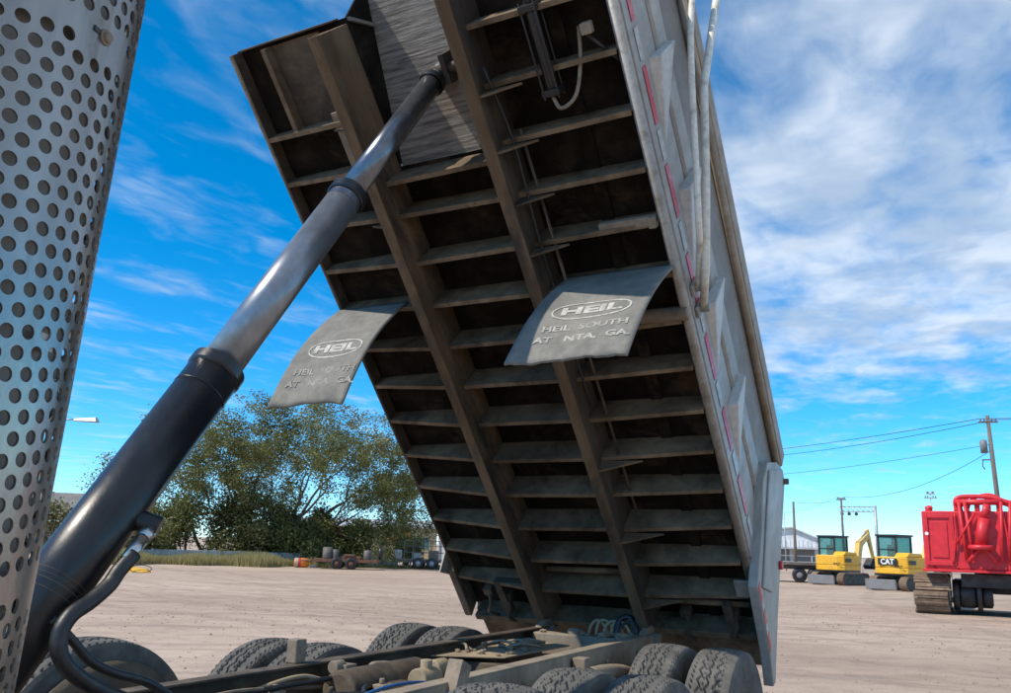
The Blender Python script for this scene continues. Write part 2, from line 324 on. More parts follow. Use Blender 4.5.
def text_mesh(txt, size, mapf, name, m, parent, italic=0, wid=1.0, space=1.0, bold=.0):
    cu = bpy.data.curves.new('txt', 'FONT'); cu.body = txt; cu.size = size; cu.align_x = 'CENTER'; cu.align_y = 'CENTER'; cu.shear = italic; cu.space_character = space; cu.offset = bold; cu.resolution_u = 3
    to = bpy.data.objects.new('txt', cu); col.objects.link(to)
    bpy.context.view_layer.update(); dg = bpy.context.evaluated_depsgraph_get(); me = bpy.data.meshes.new_from_object(to.evaluated_get(dg))
    bpy.data.objects.remove(to); bpy.data.curves.remove(cu)
    bm = bmesh.new(); bm.from_mesh(me); bmesh.ops.subdivide_edges(bm, edges=[e for e in bm.edges if e.calc_length() > size*.25], cuts=2)
    for v in bm.verts: v.co = mapf(v.co.x*wid, v.co.y)
    bm.to_mesh(me); bm.free(); me.materials.clear(); me.materials.append(MATS[m]); me.name = name
    o = bpy.data.objects.new(name, me); col.objects.link(o); o.parent = parent; return o

# ------------------------------------------------------------------ ground
g = MB()
g.add([(-2500, -2500, 0), (2500, -2500, 0), (2500, 2500, 0), (-2500, 2500, 0)], [(0, 1, 2, 3)])
go = g.build('ground', 'dirt'); go['kind'] = 'structure'

# ------------------------------------------------------------------ dump truck
truck = empty('dump_truck', (0, 0, 0)); tag(truck, 'dump truck with its long dusty steel body tipped up over the chassis', 'dump truck')
A = R(46.9683); ZH = 1.1153
fl = MB()
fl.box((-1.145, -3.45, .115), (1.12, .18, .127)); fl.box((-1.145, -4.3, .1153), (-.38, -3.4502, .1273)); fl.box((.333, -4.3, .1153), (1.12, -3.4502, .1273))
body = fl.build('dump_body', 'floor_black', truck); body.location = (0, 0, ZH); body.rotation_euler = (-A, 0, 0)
def bpart(name, mb, m, bevel=0): return mb.build(name, m, body, bevel)
# long sills
for (a, b) in ((-.4334, -.380), (.338, .3950)):
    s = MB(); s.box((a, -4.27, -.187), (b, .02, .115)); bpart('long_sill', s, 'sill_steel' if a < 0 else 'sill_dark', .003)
    s = MB(); s.box((a-.003, -4.272, -.2), (b+.010, .022, -.1872)); bpart('sill_flange', s, 'sill_steel', .002)
# cross members, three bays
Vs = [.592+.2925*k for k in range(-1, 13)]
def cross(u0, u1, v, h=.115, d0=-.073, d1=-.073):
    c = MB(); j = random.uniform(-.006, .006); k = random.uniform(-.006, .006)
    def P(u, v_, w): return (u, -(v_+(j if u == u0 else k)), w)
    for (va, vb, f) in ((v-.010, v, 0), (v-.026, v+.0005, 1)):
        if f == 0: a0, b0, a1, b1 = d0+.0002, h, d1+.0002, h
        else: a0, b0, a1, b1 = d0-.008, d0, d1-.008, d1
        c.hexa([P(u0, va, a0), P(u1, va, a1), P(u1, vb, a1), P(u0, vb, a0), P(u0, va, b0), P(u1, va, b1), P(u1, vb, b1), P(u0, vb, b0)])
    return bpart('crossmember', c, 'steel_dusty', 0)
for i, v in enumerate(Vs):
    if v < 3.3: cross(-.3795, .3375, v)
    if v < 3.85: cross(-1.136, -.434, v, d0=.022)
    cross(.3955, 1.088, v, d1=-.03)
cross(-.3795, .3375, 3.43)
# small edge beams and bars of the lower centre bay
c = MB(); c.cyl((-.34, -.40, .03), (.33, -.40, .03), .022, n=12); bpart('cross_bar', c, 'steel_dusty')
c = MB(); c.cyl((.45, -.16, .02), (1.07, -.16, .02), .02, n=12); bpart('cross_bar', c, 'steel_dusty')
c = MB(); c.box((-1.08, .05, -.05), (1.08, .10, .1145)); bpart('rear_sill', c, 'steel_dusty', .004)
c = MB(); c.box((-1.08, .11, .02), (1.10, .42, .035)); bpart('rear_apron', c, 'steel_dusty', .004)
# gussets beside the sill on the right
for k in (0, 2, 4, 9, 10, 11, 12):
    v = Vs[k]; gm = MB(); gm.prism([(.3955, -.18), (.3955, -.082), (.66 if k < 9 else .60, -.082)], 'y', -v+.03, -v+.042); bpart('gusset', gm, 'sill_steel')
for k in (10, 12):
    v = Vs[k]; gm = MB(); gm.prism([(-.4345, -.16), (-.4345, -.082), (-.58, -.082)], 'y', -v+.03, -v+.042); bpart('gusset', gm, 'sill_steel')
# longitudinal stiffener strips under the floor
for u in (.78,):
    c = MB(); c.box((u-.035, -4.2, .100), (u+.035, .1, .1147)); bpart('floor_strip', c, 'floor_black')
c = MB(); c.box((-1.1449, -4.3, .02), (-1.1372, .05, .1148)); bpart('edge_skirt', c, 'frame_dark')
# side panel stiffener and closing plate of the left front bay
c = MB(); c.hexa([(-.93, -4.28, .02), (-.90, -4.28, .02), (-.90, -3.80, .02), (-.93, -3.80, .02), (-.93, -4.28, .1148), (-.90, -4.28, .1148), (-.90, -3.80, .1148), (-.93, -3.80, .1148)]); bpart('stiffener', c, 'steel_dusty')
c = MB(); c.box((-.899, -4.28, .088), (-.56, -3.80, .0945)); bpart('doubler_plate', c, 'frame_dark', .002)
c = MB(); c.box((-.60, -3.86, -.03), (-.545, -3.50, .088)); c.box((-.545, -3.86, .03), (-.4345, -3.50, .045)); bpart('bracket', c, 'bracket_tan', .003)
c = MB(); c.box((-.55, -4.27, .0), (-.4345, -3.52, .012)); bpart('sill_flange', c, 'sill_steel', .002)
# front edge plate
for (a, b) in ((-1.12, -.434), (.4155, 1.12)):
    c = MB(); c.box((a, -4.309, .06), (b, -4.3005, .128)); bpart('front_edge_plate', c, 'frame_dark')
# doghouse recess for the hoist
c = MB(); c.hexa([(-.3785, -3.40, .1275), (.3365, -3.40, .1275), (.3365, -3.40, .142), (-.3785, -3.40, .142), (-.3785, -4.42, .42), (.3365, -4.42, .42), (.3365, -4.42, .435), (-.3785, -4.42, .435)]); bpart('doghouse_plate', c, 'doghouse')
for (a, b) in ((-.392, -.3795), (.3375, .350)):
    c = MB(); c.prism([(-3.46, .128), (-4.3, .128), (-4.43, .43), (-3.46, .15)], 'x', a, b); bpart('doghouse_side', c, 'floor_black')
c = MB(); c.cyl((-.02, -3.90, .20), (.33, -3.90, .20), .028, n=20); c.box((.06, -3.98, .16), (.09, -3.82, .30)); bpart('hoist_trunnion', c, 'frame_dark')
# sides
for sgn in (-1, 1):
    c = MB(); c.prism([(-4.3, .128), (-3.92, 1.16), (-.36, 1.16), (.05, .128)], 'x', *((1.122, 1.134) if sgn > 0 else (-1.134, -1.122))); bpart('side_wall', c, 'side_panel', .002)
    c = MB(); rr0 = .028 if sgn > 0 else .012; uu = 1.115 if sgn > 0 else -1.142; c.cyl((uu, -4.3, .0 if sgn > 0 else .02), (uu, -.1, .0 if sgn > 0 else .02), rr0, n=18) if sgn < 0 else c.cyl((uu, -4.3, .0), (uu, -.36, .0), rr0, n=18); bpart('bottom_rail', c, 'rail_grey' if sgn > 0 else 'frame_dark')
    c = MB(); c.prism([(sgn*1.118, .034), (sgn*1.143, .04), (sgn*1.145, .40), (sgn*1.1345, .46), (sgn*1.118, .46)] if sgn > 0 else [(-1.1345, .129), (-1.15, .14), (-1.15, .40), (-1.1345, .46)], 'y', -4.3, -.34); bpart('rub_rail', c, 'side_silver' if sgn > 0 else 'side_panel', .003)
    c = MB(); c.prism([(sgn*1.1345, .475), (sgn*1.152, .49), (sgn*1.152, .66), (sgn*1.1345, .68)], 'y', -4.15, -.6); bpart('side_moulding', c, 'side_silver', .002)
    c = MB(); c.box((min(sgn*1.09, sgn*1.19), -3.95, 1.1605), (max(sgn*1.09, sgn*1.19), -.42, 1.30)); bpart('top_rail', c, 'top_rail', .008)
    c = MB(); c.cyl((sgn*1.16, -3.9, 1.125), (sgn*1.16, -.45, 1.125), .028, n=12); bpart('tarp_rail', c, 'top_rail')
    for vr in (3.68, 2.97, 2.27, 1.57):
        c = MB(); o1 = sgn*1.1348; o2 = sgn*1.205; o3 = sgn*1.145
        c.hexa([(o1, -vr, .27), (o2, -vr, .30), (o3+sgn*.004, -vr+.42, .25), (o1, -vr+.42, .23), (o1, -vr, .66), (o2, -vr, .62), (o3+sgn*.004, -vr+.34, .36), (o1, -vr+.36, .38)])
        bpart('side_rib', c, 'rib_paint', .02)
    # reflective tape on the rub rail
    v = 4.18; k = 0
    while v > .75:
        L_ = .29 if k % 2 == 0 else .16
        t = MB(); t.box((1.1462 if sgn > 0 else -1.1535, -v, .12), (1.1482 if sgn > 0 else -1.1515, -(v-L_), .185))
        bpart('reflective_tape', t, 'red_tape' if k % 2 == 0 else 'white_tape'); v -= L_+.03; k += 1
    # rear corner post, plate and hardware
    c = MB(); poly = [(-.62, .20), (-.80, .50), (-.79, .73), (-.60, .98), (-.43, 1.11), (-.33, 1.10), (.06, .14), (.25, -.25), (.22, -.31), (.02, -.22), (-.36, -.17), (-.50, -.15)]
    if sgn < 0: poly = [(-.36, .0), (-.80, .50), (-.79, .73), (-.60, .98), (-.43, 1.11), (-.33, 1.10), (.06, .14), (.10, -.02)]
    c.prism(poly, 'x', *((1.135, 1.200) if sgn > 0 else (-1.200, -1.135))); bpart('corner_post', c, 'side_silver' if sgn > 0 else 'frame_dark', .008)
    c = MB(); c.prism([(-.76, .68), (-.50, 1.02), (-.42, 1.0), (-.20, .10), (-.42, -.08)], 'x', *((1.2002, 1.214) if sgn > 0 else (-1.214, -1.2002))); bpart('post_plate', c, 'side_silver', .005)
    if sgn > 0:
        c = MB(); c.box((1.02, -.44, -.055), (1.2, -.30, -.04)); bpart('rail_end_plate', c, 'rail_grey', .003)
        ea, eb = Vector((-.48, -.145)), Vector((.21, -.295))
        for k, (ta, tb, m) in enumerate(((.02, .26, 'red_tape'), (.27, .40, 'white_tape'), (.41, .60, 'red_tape'), (.61, .74, 'white_tape'), (.75, .98, 'red_tape'))):
            pa, pb = (Vector((-.50, -.15)).lerp(Vector((.02, -.22)), ta), Vector((-.50, -.15)).lerp(Vector((.02, -.22)), tb))
            t = MB(); t.prism([(pa.x, pa.y+.006), (pb.x, pb.y+.006), (pb.x, pb.y+.055), (pa.x, pa.y+.055)], 'x', 1.2004, 1.2024); bpart('reflective_tape', t, m)
    c = MB(); c.cyl((sgn*1.20, -.11, .45), (sgn*1.222, -.11, .45), .03, n=18); bpart('marker_lamp', c, 'red_tape' if sgn > 0 else 'frame_dark')
    c = MB(); c.cyl((sgn*1.05, -.36, 1.06), (sgn*1.235, -.36, 1.06), .022, n=14); bpart('tailgate_pin', c, 'frame_dark')
for (a, b) in ((-1.118, -.36), (.35, 1.118)):
    c = MB(); c.prism([(-4.30, .13), (-3.92, 1.155), (-3.905, 1.155), (-4.28, .13)], 'x', a, b); bpart('front_wall', c, 'side_panel')
c = MB(); c.prism([(-.34, 1.14), (.10, .06), (.14, .07), (-.30, 1.15)], 'x', -1.132, 1.132)
bpart('tailgate', c, 'side_silver', .004)
# tarp arms on the right side
c = MB(); c.tube(catmull([(1.28, -3.98, 1.20), (1.28, -3.82, .846), (1.28, -3.57, .56), (1.28, -2.97, .10), (1.24, -2.70, .08), (1.17, -2.45, .12)], 6), .017, 10); bpart('tarp_arm', c, 'arm_cream')
c = MB(); c.tube([(1.30, -3.80, 1.75), (1.30, -3.72, 1.377), (1.30, -3.407, .64), (1.30, -3.00, .26), (1.26, -2.62, .06), (1.18, -2.34, .12)], .022, 12); bpart('tarp_arm', c, 'arm_cream')
for yy in (-2.46, -2.33):
    c = MB(); c.box((1.1455, yy-.035, .06), (1.165, yy+.035, .19)); c.cyl((1.15, yy, .12), (1.215, yy, .12), .024, n=14); bpart('arm_pivot', c, 'rail_grey', .005)
# small hardware in the right bay
ac = MB(); p0 = Vector((.735, -4.10, -.055)); p1 = Vector((.745, -3.70, -.075))
ac.cyl(p0, p1, .030, n=18); d = (p1-p0).normalized()
for q in (p0, p1): ac.box(q-Vector((.045, .016, .045)), q+Vector((.045, .016, .045)))
for a_, b_ in ((.037, .037), (-.037, .037), (.037, -.037), (-.037, -.037)): ac.cyl(p0+Vector((a_, -.03, b_)), p1+Vector((a_, .03, b_)), .006, n=6)
ac.cyl(p0, p0+Vector((-.02, -.28, .01)), .014, n=10)
bpart('air_cylinder', ac, 'hoist_black', .002)
c = MB(); c.tube(catmull([(.74, -3.68, -.09), (.78, -3.62, -.12), (.86, -3.66, -.09), (.90, -3.80, -.02), (.92, -3.95, .02)], 6), .010, 8); bpart('air_hose', c, 'bracket_tan')
c = MB(); c.tube(catmull([(.92, -3.95, .02), (1.0, -3.86, -.01), (1.07, -3.75, .04)], 6), .010, 8); bpart('air_hose', c, 'rubber_hose')
c = MB(); c.box((.945, -3.965, -.05), (1.0, -3.91, .0)); bpart('valve_block', c, 'frame_rust', .006)
c = MB(); c.box((.77, -2.965, -.045), (1.05, -2.915, -.004)); c.box((1.04, -2.96, -.05), (1.08, -2.90, .01)); bpart('bracket', c, 'bracket_tan', .004)
c = MB()
pr = []
for i in range(41): pr.append((.86+i*.0068, .043 if i % 2 else .036))
c.lathe(pr, 16, 'x', (0, -2.38, -.02)); bpart('flexible_duct', c, 'bracket_tan')
c = MB(); c.cyl((.50, -3.55, -.045), (.505, -1.0, -.045), .009, n=8); bpart('air_line', c, 'frame_dark')
c = MB(); c.tube(catmull([(.44, -3.9, -.12), (.47, -3.5, -.10), (.46, -3.0, -.13), (.45, -2.4, -.11), (.46, -1.9, -.13)], 5), .008, 8); bpart('air_line', c, 'rubber_hose')
for u, v in ((.62, .0), (.95, .02), (-.9, .1), (-.75, .05)):
    c = MB(); c.tube(catmull([(u, -v-.08, .0), (u+.02, -v, -.05), (u-.01, -v+.08, -.07), (u+.03, -v+.16, -.03)], 5), .014, 8); c.box((u-.035, -v-.10, -.02), (u+.035, -v-.04, .05)); bpart('latch_link', c, 'frame_dark')
c = MB(); c.box((-.80, -.30, -.04), (-.74, .02, .02)); c.box((-.74, -.30, -.035), (-.46, -.26, .02)); bpart('bracket', c, 'frame_dark', .003)
c = MB(); c.box((.90, -.20, -.05), (.96, .12, .01)); bpart('bracket', c, 'frame_dark', .003)
# mud flaps (rubber, printed)
def flap(u0, u1, curve, rag):
    n, m = 22, 26; f = MB(); top = []; bot = []
    for j in range(m+1):
        t = j/m; v, w, nv, nw = curve(t)
        for i in range(n+1):
            q = i/n; wv = .006*math.sin(q*7+t*3)*t
            e = 0 if j < m else rag(q)
            uu = u0+(u1-u0)*q-.05*t*t*q-.065*t*t*(1-q); top.append((uu, -(v+nv*(.006+wv)-0), w+nw*(.006+wv)+e)); bot.append((uu, -(v-nv*(.006-wv)), w-nw*(.006-wv)+e))
    N_ = len(top); f.v = top+bot
    def id(i, j, b=0): return b*N_+j*(n+1)+i
    for j in range(m):
        for i in range(n):
            f.f.append((id(i, j), id(i+1, j), id(i+1, j+1), id(i, j+1))); f.f.append((id(i, j, 1), id(i, j+1, 1), id(i+1, j+1, 1), id(i+1, j, 1)))
    f.sm = [True]*len(f.f)
    for j in range(m):
        f.f += [(id(0, j), id(0, j+1), id(0, j+1, 1), id(0, j, 1)), (id(n, j), id(n, j, 1), id(n, j+1, 1), id(n, j+1))]; f.sm += [False]*2
    for i in range(n):
        f.f += [(id(i, 0), id(i, 0, 1), id(i+1, 0, 1), id(i+1, 0)), (id(i, m), id(i+1, m), id(i+1, m, 1), id(i, m, 1))]; f.sm += [False]*2
    return f
def curveR(t):
    v = 2.665+.05*math.sin(math.pi*t)-.035*t*t*t; w = -.865*t-.004
    return v, w, 1, .0
def curveL(t):
    v = 2.645-.03*t-.15*t**2.2+.03*math.sin(math.pi*t); w = -.86*t-.004
    return v, w, .98, -.1*t
def printer(u0, u1, curve):
    uc = (u0+u1)/2
    def f(t0):
        def mp(x, y):
            t = t0-y/.9; v, w, nv, nw = curve(t); q = (uc+x-u0)/(u1-u0); wv = .006*math.sin(q*7+t*3)*t
            return Vector((uc+x, -(v+nv*(.0085+wv)), w+nw*(.0085+wv)))
        return mp
    return f
def oval(pf, rx, ry, th, name, m, parent):
    me = MB(); n = 72
    for i in range(n):
        a = 2*math.pi*i/n; ca, sa = math.cos(a), math.sin(a)
        k = 2/3.0
        X = math.copysign(abs(ca)**k, ca); Y = math.copysign(abs(sa)**(.9), sa)
        me.v += [tuple(pf(X*rx, Y*ry)), tuple(pf(X*(rx-th), Y*(ry-th)))]
    for i in range(n):
        j = (i+1) % n; me.f.append((2*i, 2*j, 2*j+1, 2*i+1)); me.sm.append(False)
    return me.build(name, m, parent)
for (u0, u1, cur, rag, worn) in ((.50, 1.12, curveR, lambda q: .005*math.sin(q*21)+.004*math.sin(q*47)+(.014 if .88 < q < .94 else 0), 0), (-1.14, -.60, curveL, lambda q: .006*math.sin(q*17)+.02*math.sin(q*3.1), 1)):
    fo = flap(u0, u1, cur, rag).build('mud_flap', 'rubber_flap', truck); fo.matrix_parent_inverse = Matrix(); fo.location = body.location; fo.rotation_euler = body.rotation_euler
    pf = printer(u0, u1, cur)
    oval(pf(.60 if not worn else .56), .215 if not worn else .20, .074, .010, 'print_oval', 'flap_print', fo)
    text_mesh('HEIL', .088, pf(.60 if not worn else .56), 'lettering', 'flap_print', fo, wid=1.9, italic=.0, bold=.004)
    text_mesh('HEIL  SOUTH', .056, pf(.755), 'lettering', 'flap_print_dim' if not worn else 'flap_print_worn', fo, wid=1.4, bold=.002)
    text_mesh('AT   NTA,  GA.', .055, pf(.845), 'lettering', 'flap_print_dim' if not worn else 'flap_print_worn', fo, wid=1.4, bold=.002)
    c = MB(); c.box((u0, -2.645 if not worn else -2.62, -.02), (u1, -2.60, .0)); cb = c.build('flap_hanger', 'steel_dusty', truck, .002); cb.location = body.location; cb.rotation_euler = body.rotation_euler

# hoist
AX0 = Vector((0, -4.66, .99)); AXD = Vector((0, .5736, .8191)).normalized()
P1 = Vector((0, -3.8186, 2.194)); P2 = Vector((0, -2.5365, 4.0263)); AXD = (P2-P1).normalized(); AX0 = P1-AXD*1.46
def hp(t): return P1+AXD*t
ho = MB(); ho.cyl(hp(-1.46), hp(-.05), .096, n=48); hoist = ho.build('hoist_cylinder', 'hoist_black', truck)
LEN2 = (Vector((0, -3.1709, 3.1215))-P1).length; LEN3 = (P2-P1).length
def ring(t0, t1, r, nm, m, ch=.008):
    c = MB(); c.cyl(hp(t0), hp(t0+ch), r-.006, r, 40, False); c.cyl(hp(t0+ch), hp(t1-ch), r, n=40, caps=False); c.cyl(hp(t1-ch), hp(t1), r, r-.012, 40, True); return c.build(nm, m, hoist)
ring(-.056, .0, .1025, 'collar', 'hoist_black'); ring(-.15, -.145, .0975, 'band', 'hoist_black', .001)
c = MB(); c.cyl(hp(0), hp(LEN2-.03), .0765, n=44); c.build('hoist_stage', 'hoist_steel', hoist)
ring(LEN2-.085, LEN2-.03, .0775, 'stage_band', 'hoist_steel_dark', .002); ring(LEN2-.04, LEN2+.02, .088, 'collar', 'hoist_black')
c = MB(); c.cyl(hp(LEN2+.02), hp(LEN3-.03), .060, n=40); c.build('hoist_stage', 'hoist_steel_dark', hoist)
ring(LEN3-.035, LEN3+.012, .072, 'collar', 'hoist_black')
c = MB(); c.cyl(hp(LEN3), hp(LEN3+.27), .046, n=36); c.build('hoist_stage', 'hoist_steel', hoist)
for i, t in enumerate((-.93, -.945, -.96, -.985)): ring(t, t+.003, .0965, 'scuff_ring', 'frame_dark', .0008)
# hoist foot and its cradle
c = MB(); c.cyl((-.30, -4.63, 1.02), (.30, -4.63, 1.02), .075, n=28); c.box((-.42, -4.78, .86), (-.16, -4.48, 1.10)); c.box((.16, -4.78, .86), (.42, -4.48, 1.10)); c.build('hoist_cradle', 'frame_dark', truck, .01)
# port, fitting and hose
port = P1+AXD*-.70; pn = Vector((.72, .55, -.35)).normalized()
c = MB(); c.cyl((.0, -4.20, 1.655), (.08, -4.135, 1.615), .030, n=20); c.cyl((.05, -4.16, 1.63), (.115, -4.105, 1.60), .035, n=20); c.build('hoist_port', 'hoist_black', hoist, .004)
c = MB(); c.cyl((.105, -4.135, 1.590), (.115, -4.165, 1.565), .025, n=8); c.cyl((.115, -4.165, 1.565), (.128, -4.225, 1.50), .021, n=20); c.build('hose_fitting', 'fitting', hoist)
c = MB(); c.tube(catmull([(.13, -4.20, 1.52), (.13, -4.247, 1.47), (.13, -4.275, 1.43), (.135, -4.335, 1.385), (.14, -4.395, 1.35), (.145, -4.425, 1.30), (.15, -4.415, 1.24), (.15, -4.35, 1.18), (.15, -4.24, 1.12), (.15, -4.1, 1.06)], 6), .0235, 14); c.build('hydraulic_hose', 'rubber_hose', hoist)
c = MB(); c.tube(catmull([(.09, -4.42, 1.34), (.10, -4.352, 1.278), (.10, -4.285, 1.215), (.1, -4.194, 1.17), (.1, -4.05, 1.12), (.05, -3.8, .98)], 6), .014, 10); c.build('hydraulic_hose', 'rubber_hose', hoist)
c = MB(); c.tube(catmull([(.02, -4.10, .96), (.0, -3.9, 1.02), (-.05, -3.7, 1.02), (-.1, -3.5, .98), (-.1, -3.3, .92)], 6), .013, 8); c.build('hydraulic_hose', 'rubber_hose', hoist)

# chassis rails: C sections with the open side inwards
for sgn in (-1, 1):
    c = MB(); xo = sgn*.432; xi = sgn*.424
    c.box((min(xo, xi), -6.4, .742), (max(xo, xi), -.02, 1.008)); c.box((min(xo, sgn*.352), -6.4, 1.0082), (max(xo, sgn*.352), -.02, 1.018)); c.box((min(xo, sgn*.352), -6.4, .732), (max(xo, sgn*.352), -.02, .7418))
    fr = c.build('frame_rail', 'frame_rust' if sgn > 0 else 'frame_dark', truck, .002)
    for j in range(22):
        y = -.25-.27*j; z = .93 if j % 2 else .83
        b = MB(); b.lathe([(sgn*.432, .016), (sgn*.445, .016), (sgn*.449, .010), (sgn*.449, .0)], 6, 'x', (0, y, z), False); b.build('bolt', 'frame_rust', fr)
# rear hinge, cross tube, plates
c = MB(); c.box((-.35, -.46, .86), (.35, -.32, 1.0)); c.build('frame_crossmember', 'frame_rust', truck, .008)
for y in (-1.55, -2.45, -3.4, -4.3):
    c = MB(); c.box((-.423, y-.06, .80), (.423, y+.06, .93)); c.build('frame_crossmember', 'frame_dark', truck, .006)
for sgn in (-1, 1):
    c = MB(); c.prism([(-.32, .86), (-.06, .86), (-.06, 1.0), (-.12, 1.07), (-.20, 1.07), (-.30, 1.0185)], 'x', min(sgn*.362, sgn*.412), max(sgn*.362, sgn*.412)); c.build('hinge_block', 'frame_rust', truck, .006)
    c = MB(); c.cyl((sgn*.33, -.146, .985), (sgn*.47, -.146, .985), .04, n=18); c.build('hinge_pin', 'frame_rust', truck, .003)
c = MB(); c.hexa([(-.351, -1.75, .955), (.02, -1.55, .955), (.05, -.72, .955), (-.351, -.62, .955), (-.351, -1.75, .963), (.02, -1.55, .963), (.05, -.72, .963), (-.351, -.62, .963)]); deck = c.build('frame_plate', 'air_tan', truck, .002)
# dried clods and scraps lying on plate and hinge beam
def clod(x, y, z, r):
    bm = bmesh.new(); bmesh.ops.create_icosphere(bm, subdivisions=2, radius=r)
    for v in bm.verts: v.co *= random.uniform(.72, 1.2); v.co.z *= .6
    me = bpy.data.meshes.new('dirt_clod'); bm.to_mesh(me); bm.free(); me.materials.append(MATS['clod']); o = bpy.data.objects.new('dirt_clod', me); col.objects.link(o); o.location = (x, y, z); o.rotation_euler = (0, 0, random.uniform(0, 6)); o.parent = truck
for i in range(30): clod(random.uniform(-.33, .0), random.uniform(-1.55, -.75), .972, random.choice((.010, .014, .019, .026)))
for i in range(16): clod(random.uniform(-.3, .33), random.uniform(-.44, -.34), 1.008, random.choice((.014, .02, .03, .05)))
for i in range(8):
    x = random.uniform(-.28, -.05); y = random.uniform(-1.5, -.8); a = random.uniform(0, 3)
    c = MB(); c.tube(catmull([(x, y, .975), (x+.1*math.cos(a), y+.1*math.sin(a), 1.0), (x+.22*math.cos(a+.4), y+.22*math.sin(a+.4), .978)], 5), .009, 6); c.build('straw_scrap', 'clod', truck)
# cable loops behind the hinge beam
for i in range(5):
    x = .0+.055*i; c = MB(); c.tube(catmull([(x, -.30, .98), (x+.01, -.26, 1.06+.02*(i % 2)), (x+.06, -.24, 1.09), (x+.12, -.25, 1.03), (x+.14, -.28, .95)], 5), .010, 8); c.build('cable_loop', 'rubber_hose' if i > 3 else 'air_tan', truck)
c = MB(); c.tube(catmull([(.20, -.28, 1.0), (.21, -.24, 1.10), (.28, -.22, 1.12), (.33, -.25, 1.05), (.33, -.27, .98)], 6), .022, 10); c.build('rubber_line', 'rubber_hose', truck)
# rest pads on the rails
c = MB(); c.box((-.452, -2.83, 1.0185), (-.392, -2.76, 1.125)); c.build('rest_block', 'bracket_tan', truck, .006)
mt = Matrix.Translation((.44, -2.84, .88))@Matrix.Rotation(R(-24), 4, 'X')
c = MB(); c.box((-.035, -.035, -.05), (-.029, .035, .23), mt); c.box((.029, -.035, -.05), (.035, .035, .23), mt); c.box((-.035, .0355, -.05), (.035, .041, .23), mt); c.box((-.035, -.041, -.05), (.035, -.0355, .23), mt); c.build('guide_bracket', 'bracket_tan', truck, .002)
# air tanks, lines and valves between the rails
c = MB(); c.cyl((-.20, -2.1, .90), (-.20, -2.75, .90), .10, n=24); c.build('air_tank', 'frame_dark', truck, .02)
c = MB(); c.cyl((-.02, -2.22, .93), (-.02, -2.38, .93), .055, n=18); c.cyl((-.02, -2.30, .93), (-.02, -2.30, 1.02), .03, n=14); c.build('valve', 'air_tan', truck, .006)
c = MB(); c.cyl((-.28, -2.70, 1.0), (-.28, -2.63, 1.0), .03, n=14); c.box((-.33, -2.66, .97), (-.23, -2.58, 1.01)); c.build('valve', 'frame_rust', truck, .004)
c = MB(); c.cyl((-.10, -2.0, .95), (-.10, -2.12, .95), .045, n=16); c.build('valve', 'air_tan', truck, .01)
LZ = -.06
lines = [([(-.32, -4.0, .98), (-.30, -3.2, 1.01), (-.24, -2.7, 1.02), (-.22, -2.3, 1.0), (-.1, -2.0, .97), (.1, -1.7, .93)], .012, 'rubber_hose'),
         ([(-.36, -2.0, .99), (-.30, -2.35, 1.03), (-.22, -2.45, 1.0), (-.20, -2.55, .92)], .022, 'frame_rust'),
         ([(-.36, -1.3, .94), (-.34, -1.8, .985), (-.30, -2.3, 1.0)], .022, 'frame_rust'),
         ([(.34, -3.6, 1.03), (.26, -3.1, 1.06), (.20, -2.75, 1.045), (.14, -2.45, 1.0), (.05, -2.2, .95)], .007, 'blue_hose'),
         ([(.22, -3.6, .93), (.10, -3.0, .98), (-.05, -2.75, 1.0), (-.15, -2.5, .97)], .011, 'rubber_hose'),
         ([(-.38, -3.3, .97), (-.3, -2.95, 1.04), (-.26, -2.8, 1.02), (-.24, -2.6, .95)], .010, 'air_tan'),
         ([(.0, -3.9, .96), (.0, -3.2, 1.0), (.05, -2.7, .96)], .03, 'rubber_hose'),
         ([(-.36, -3.75, .98), (-.28, -3.35, 1.03), (-.31, -3.0, 1.0), (-.33, -2.7, .97)], .008, 'bracket_tan')]
for pts, r, m in lines:
    c = MB(); c.tube(catmull([(p[0], p[1], p[2]+LZ) for p in pts], 8), r, 10); c.build('air_line', m, truck)
for (x, y, z) in ((-.34, -2.05, .91), (-.35, -1.9, .89), (-.31, -2.25, .90), (.18, -2.6, .85), (-.05, -2.62, .91), (-.12, -2.9, .90), (-.3, -3.05, .91)):
    c = MB(); c.box((x-.03, y-.035, z-.03), (x+.03, y+.035, z+.03)); c.cyl((x, y, z+.03), (x, y, z+.055), .014, n=6); c.build('air_fitting', random.choice(('frame_rust', 'air_tan', 'frame_dark')), truck, .004)
c = MB(); c.cyl((.06, -4.9, .85), (.03, -.6, .72), .05, n=18); c.build('drive_shaft', 'frame_dark', truck)
c = MB(); c.box((-.35, -4.4, .87), (.30, -3.05, .925)); c.build('pump_tray', 'frame_dark', truck, .01)

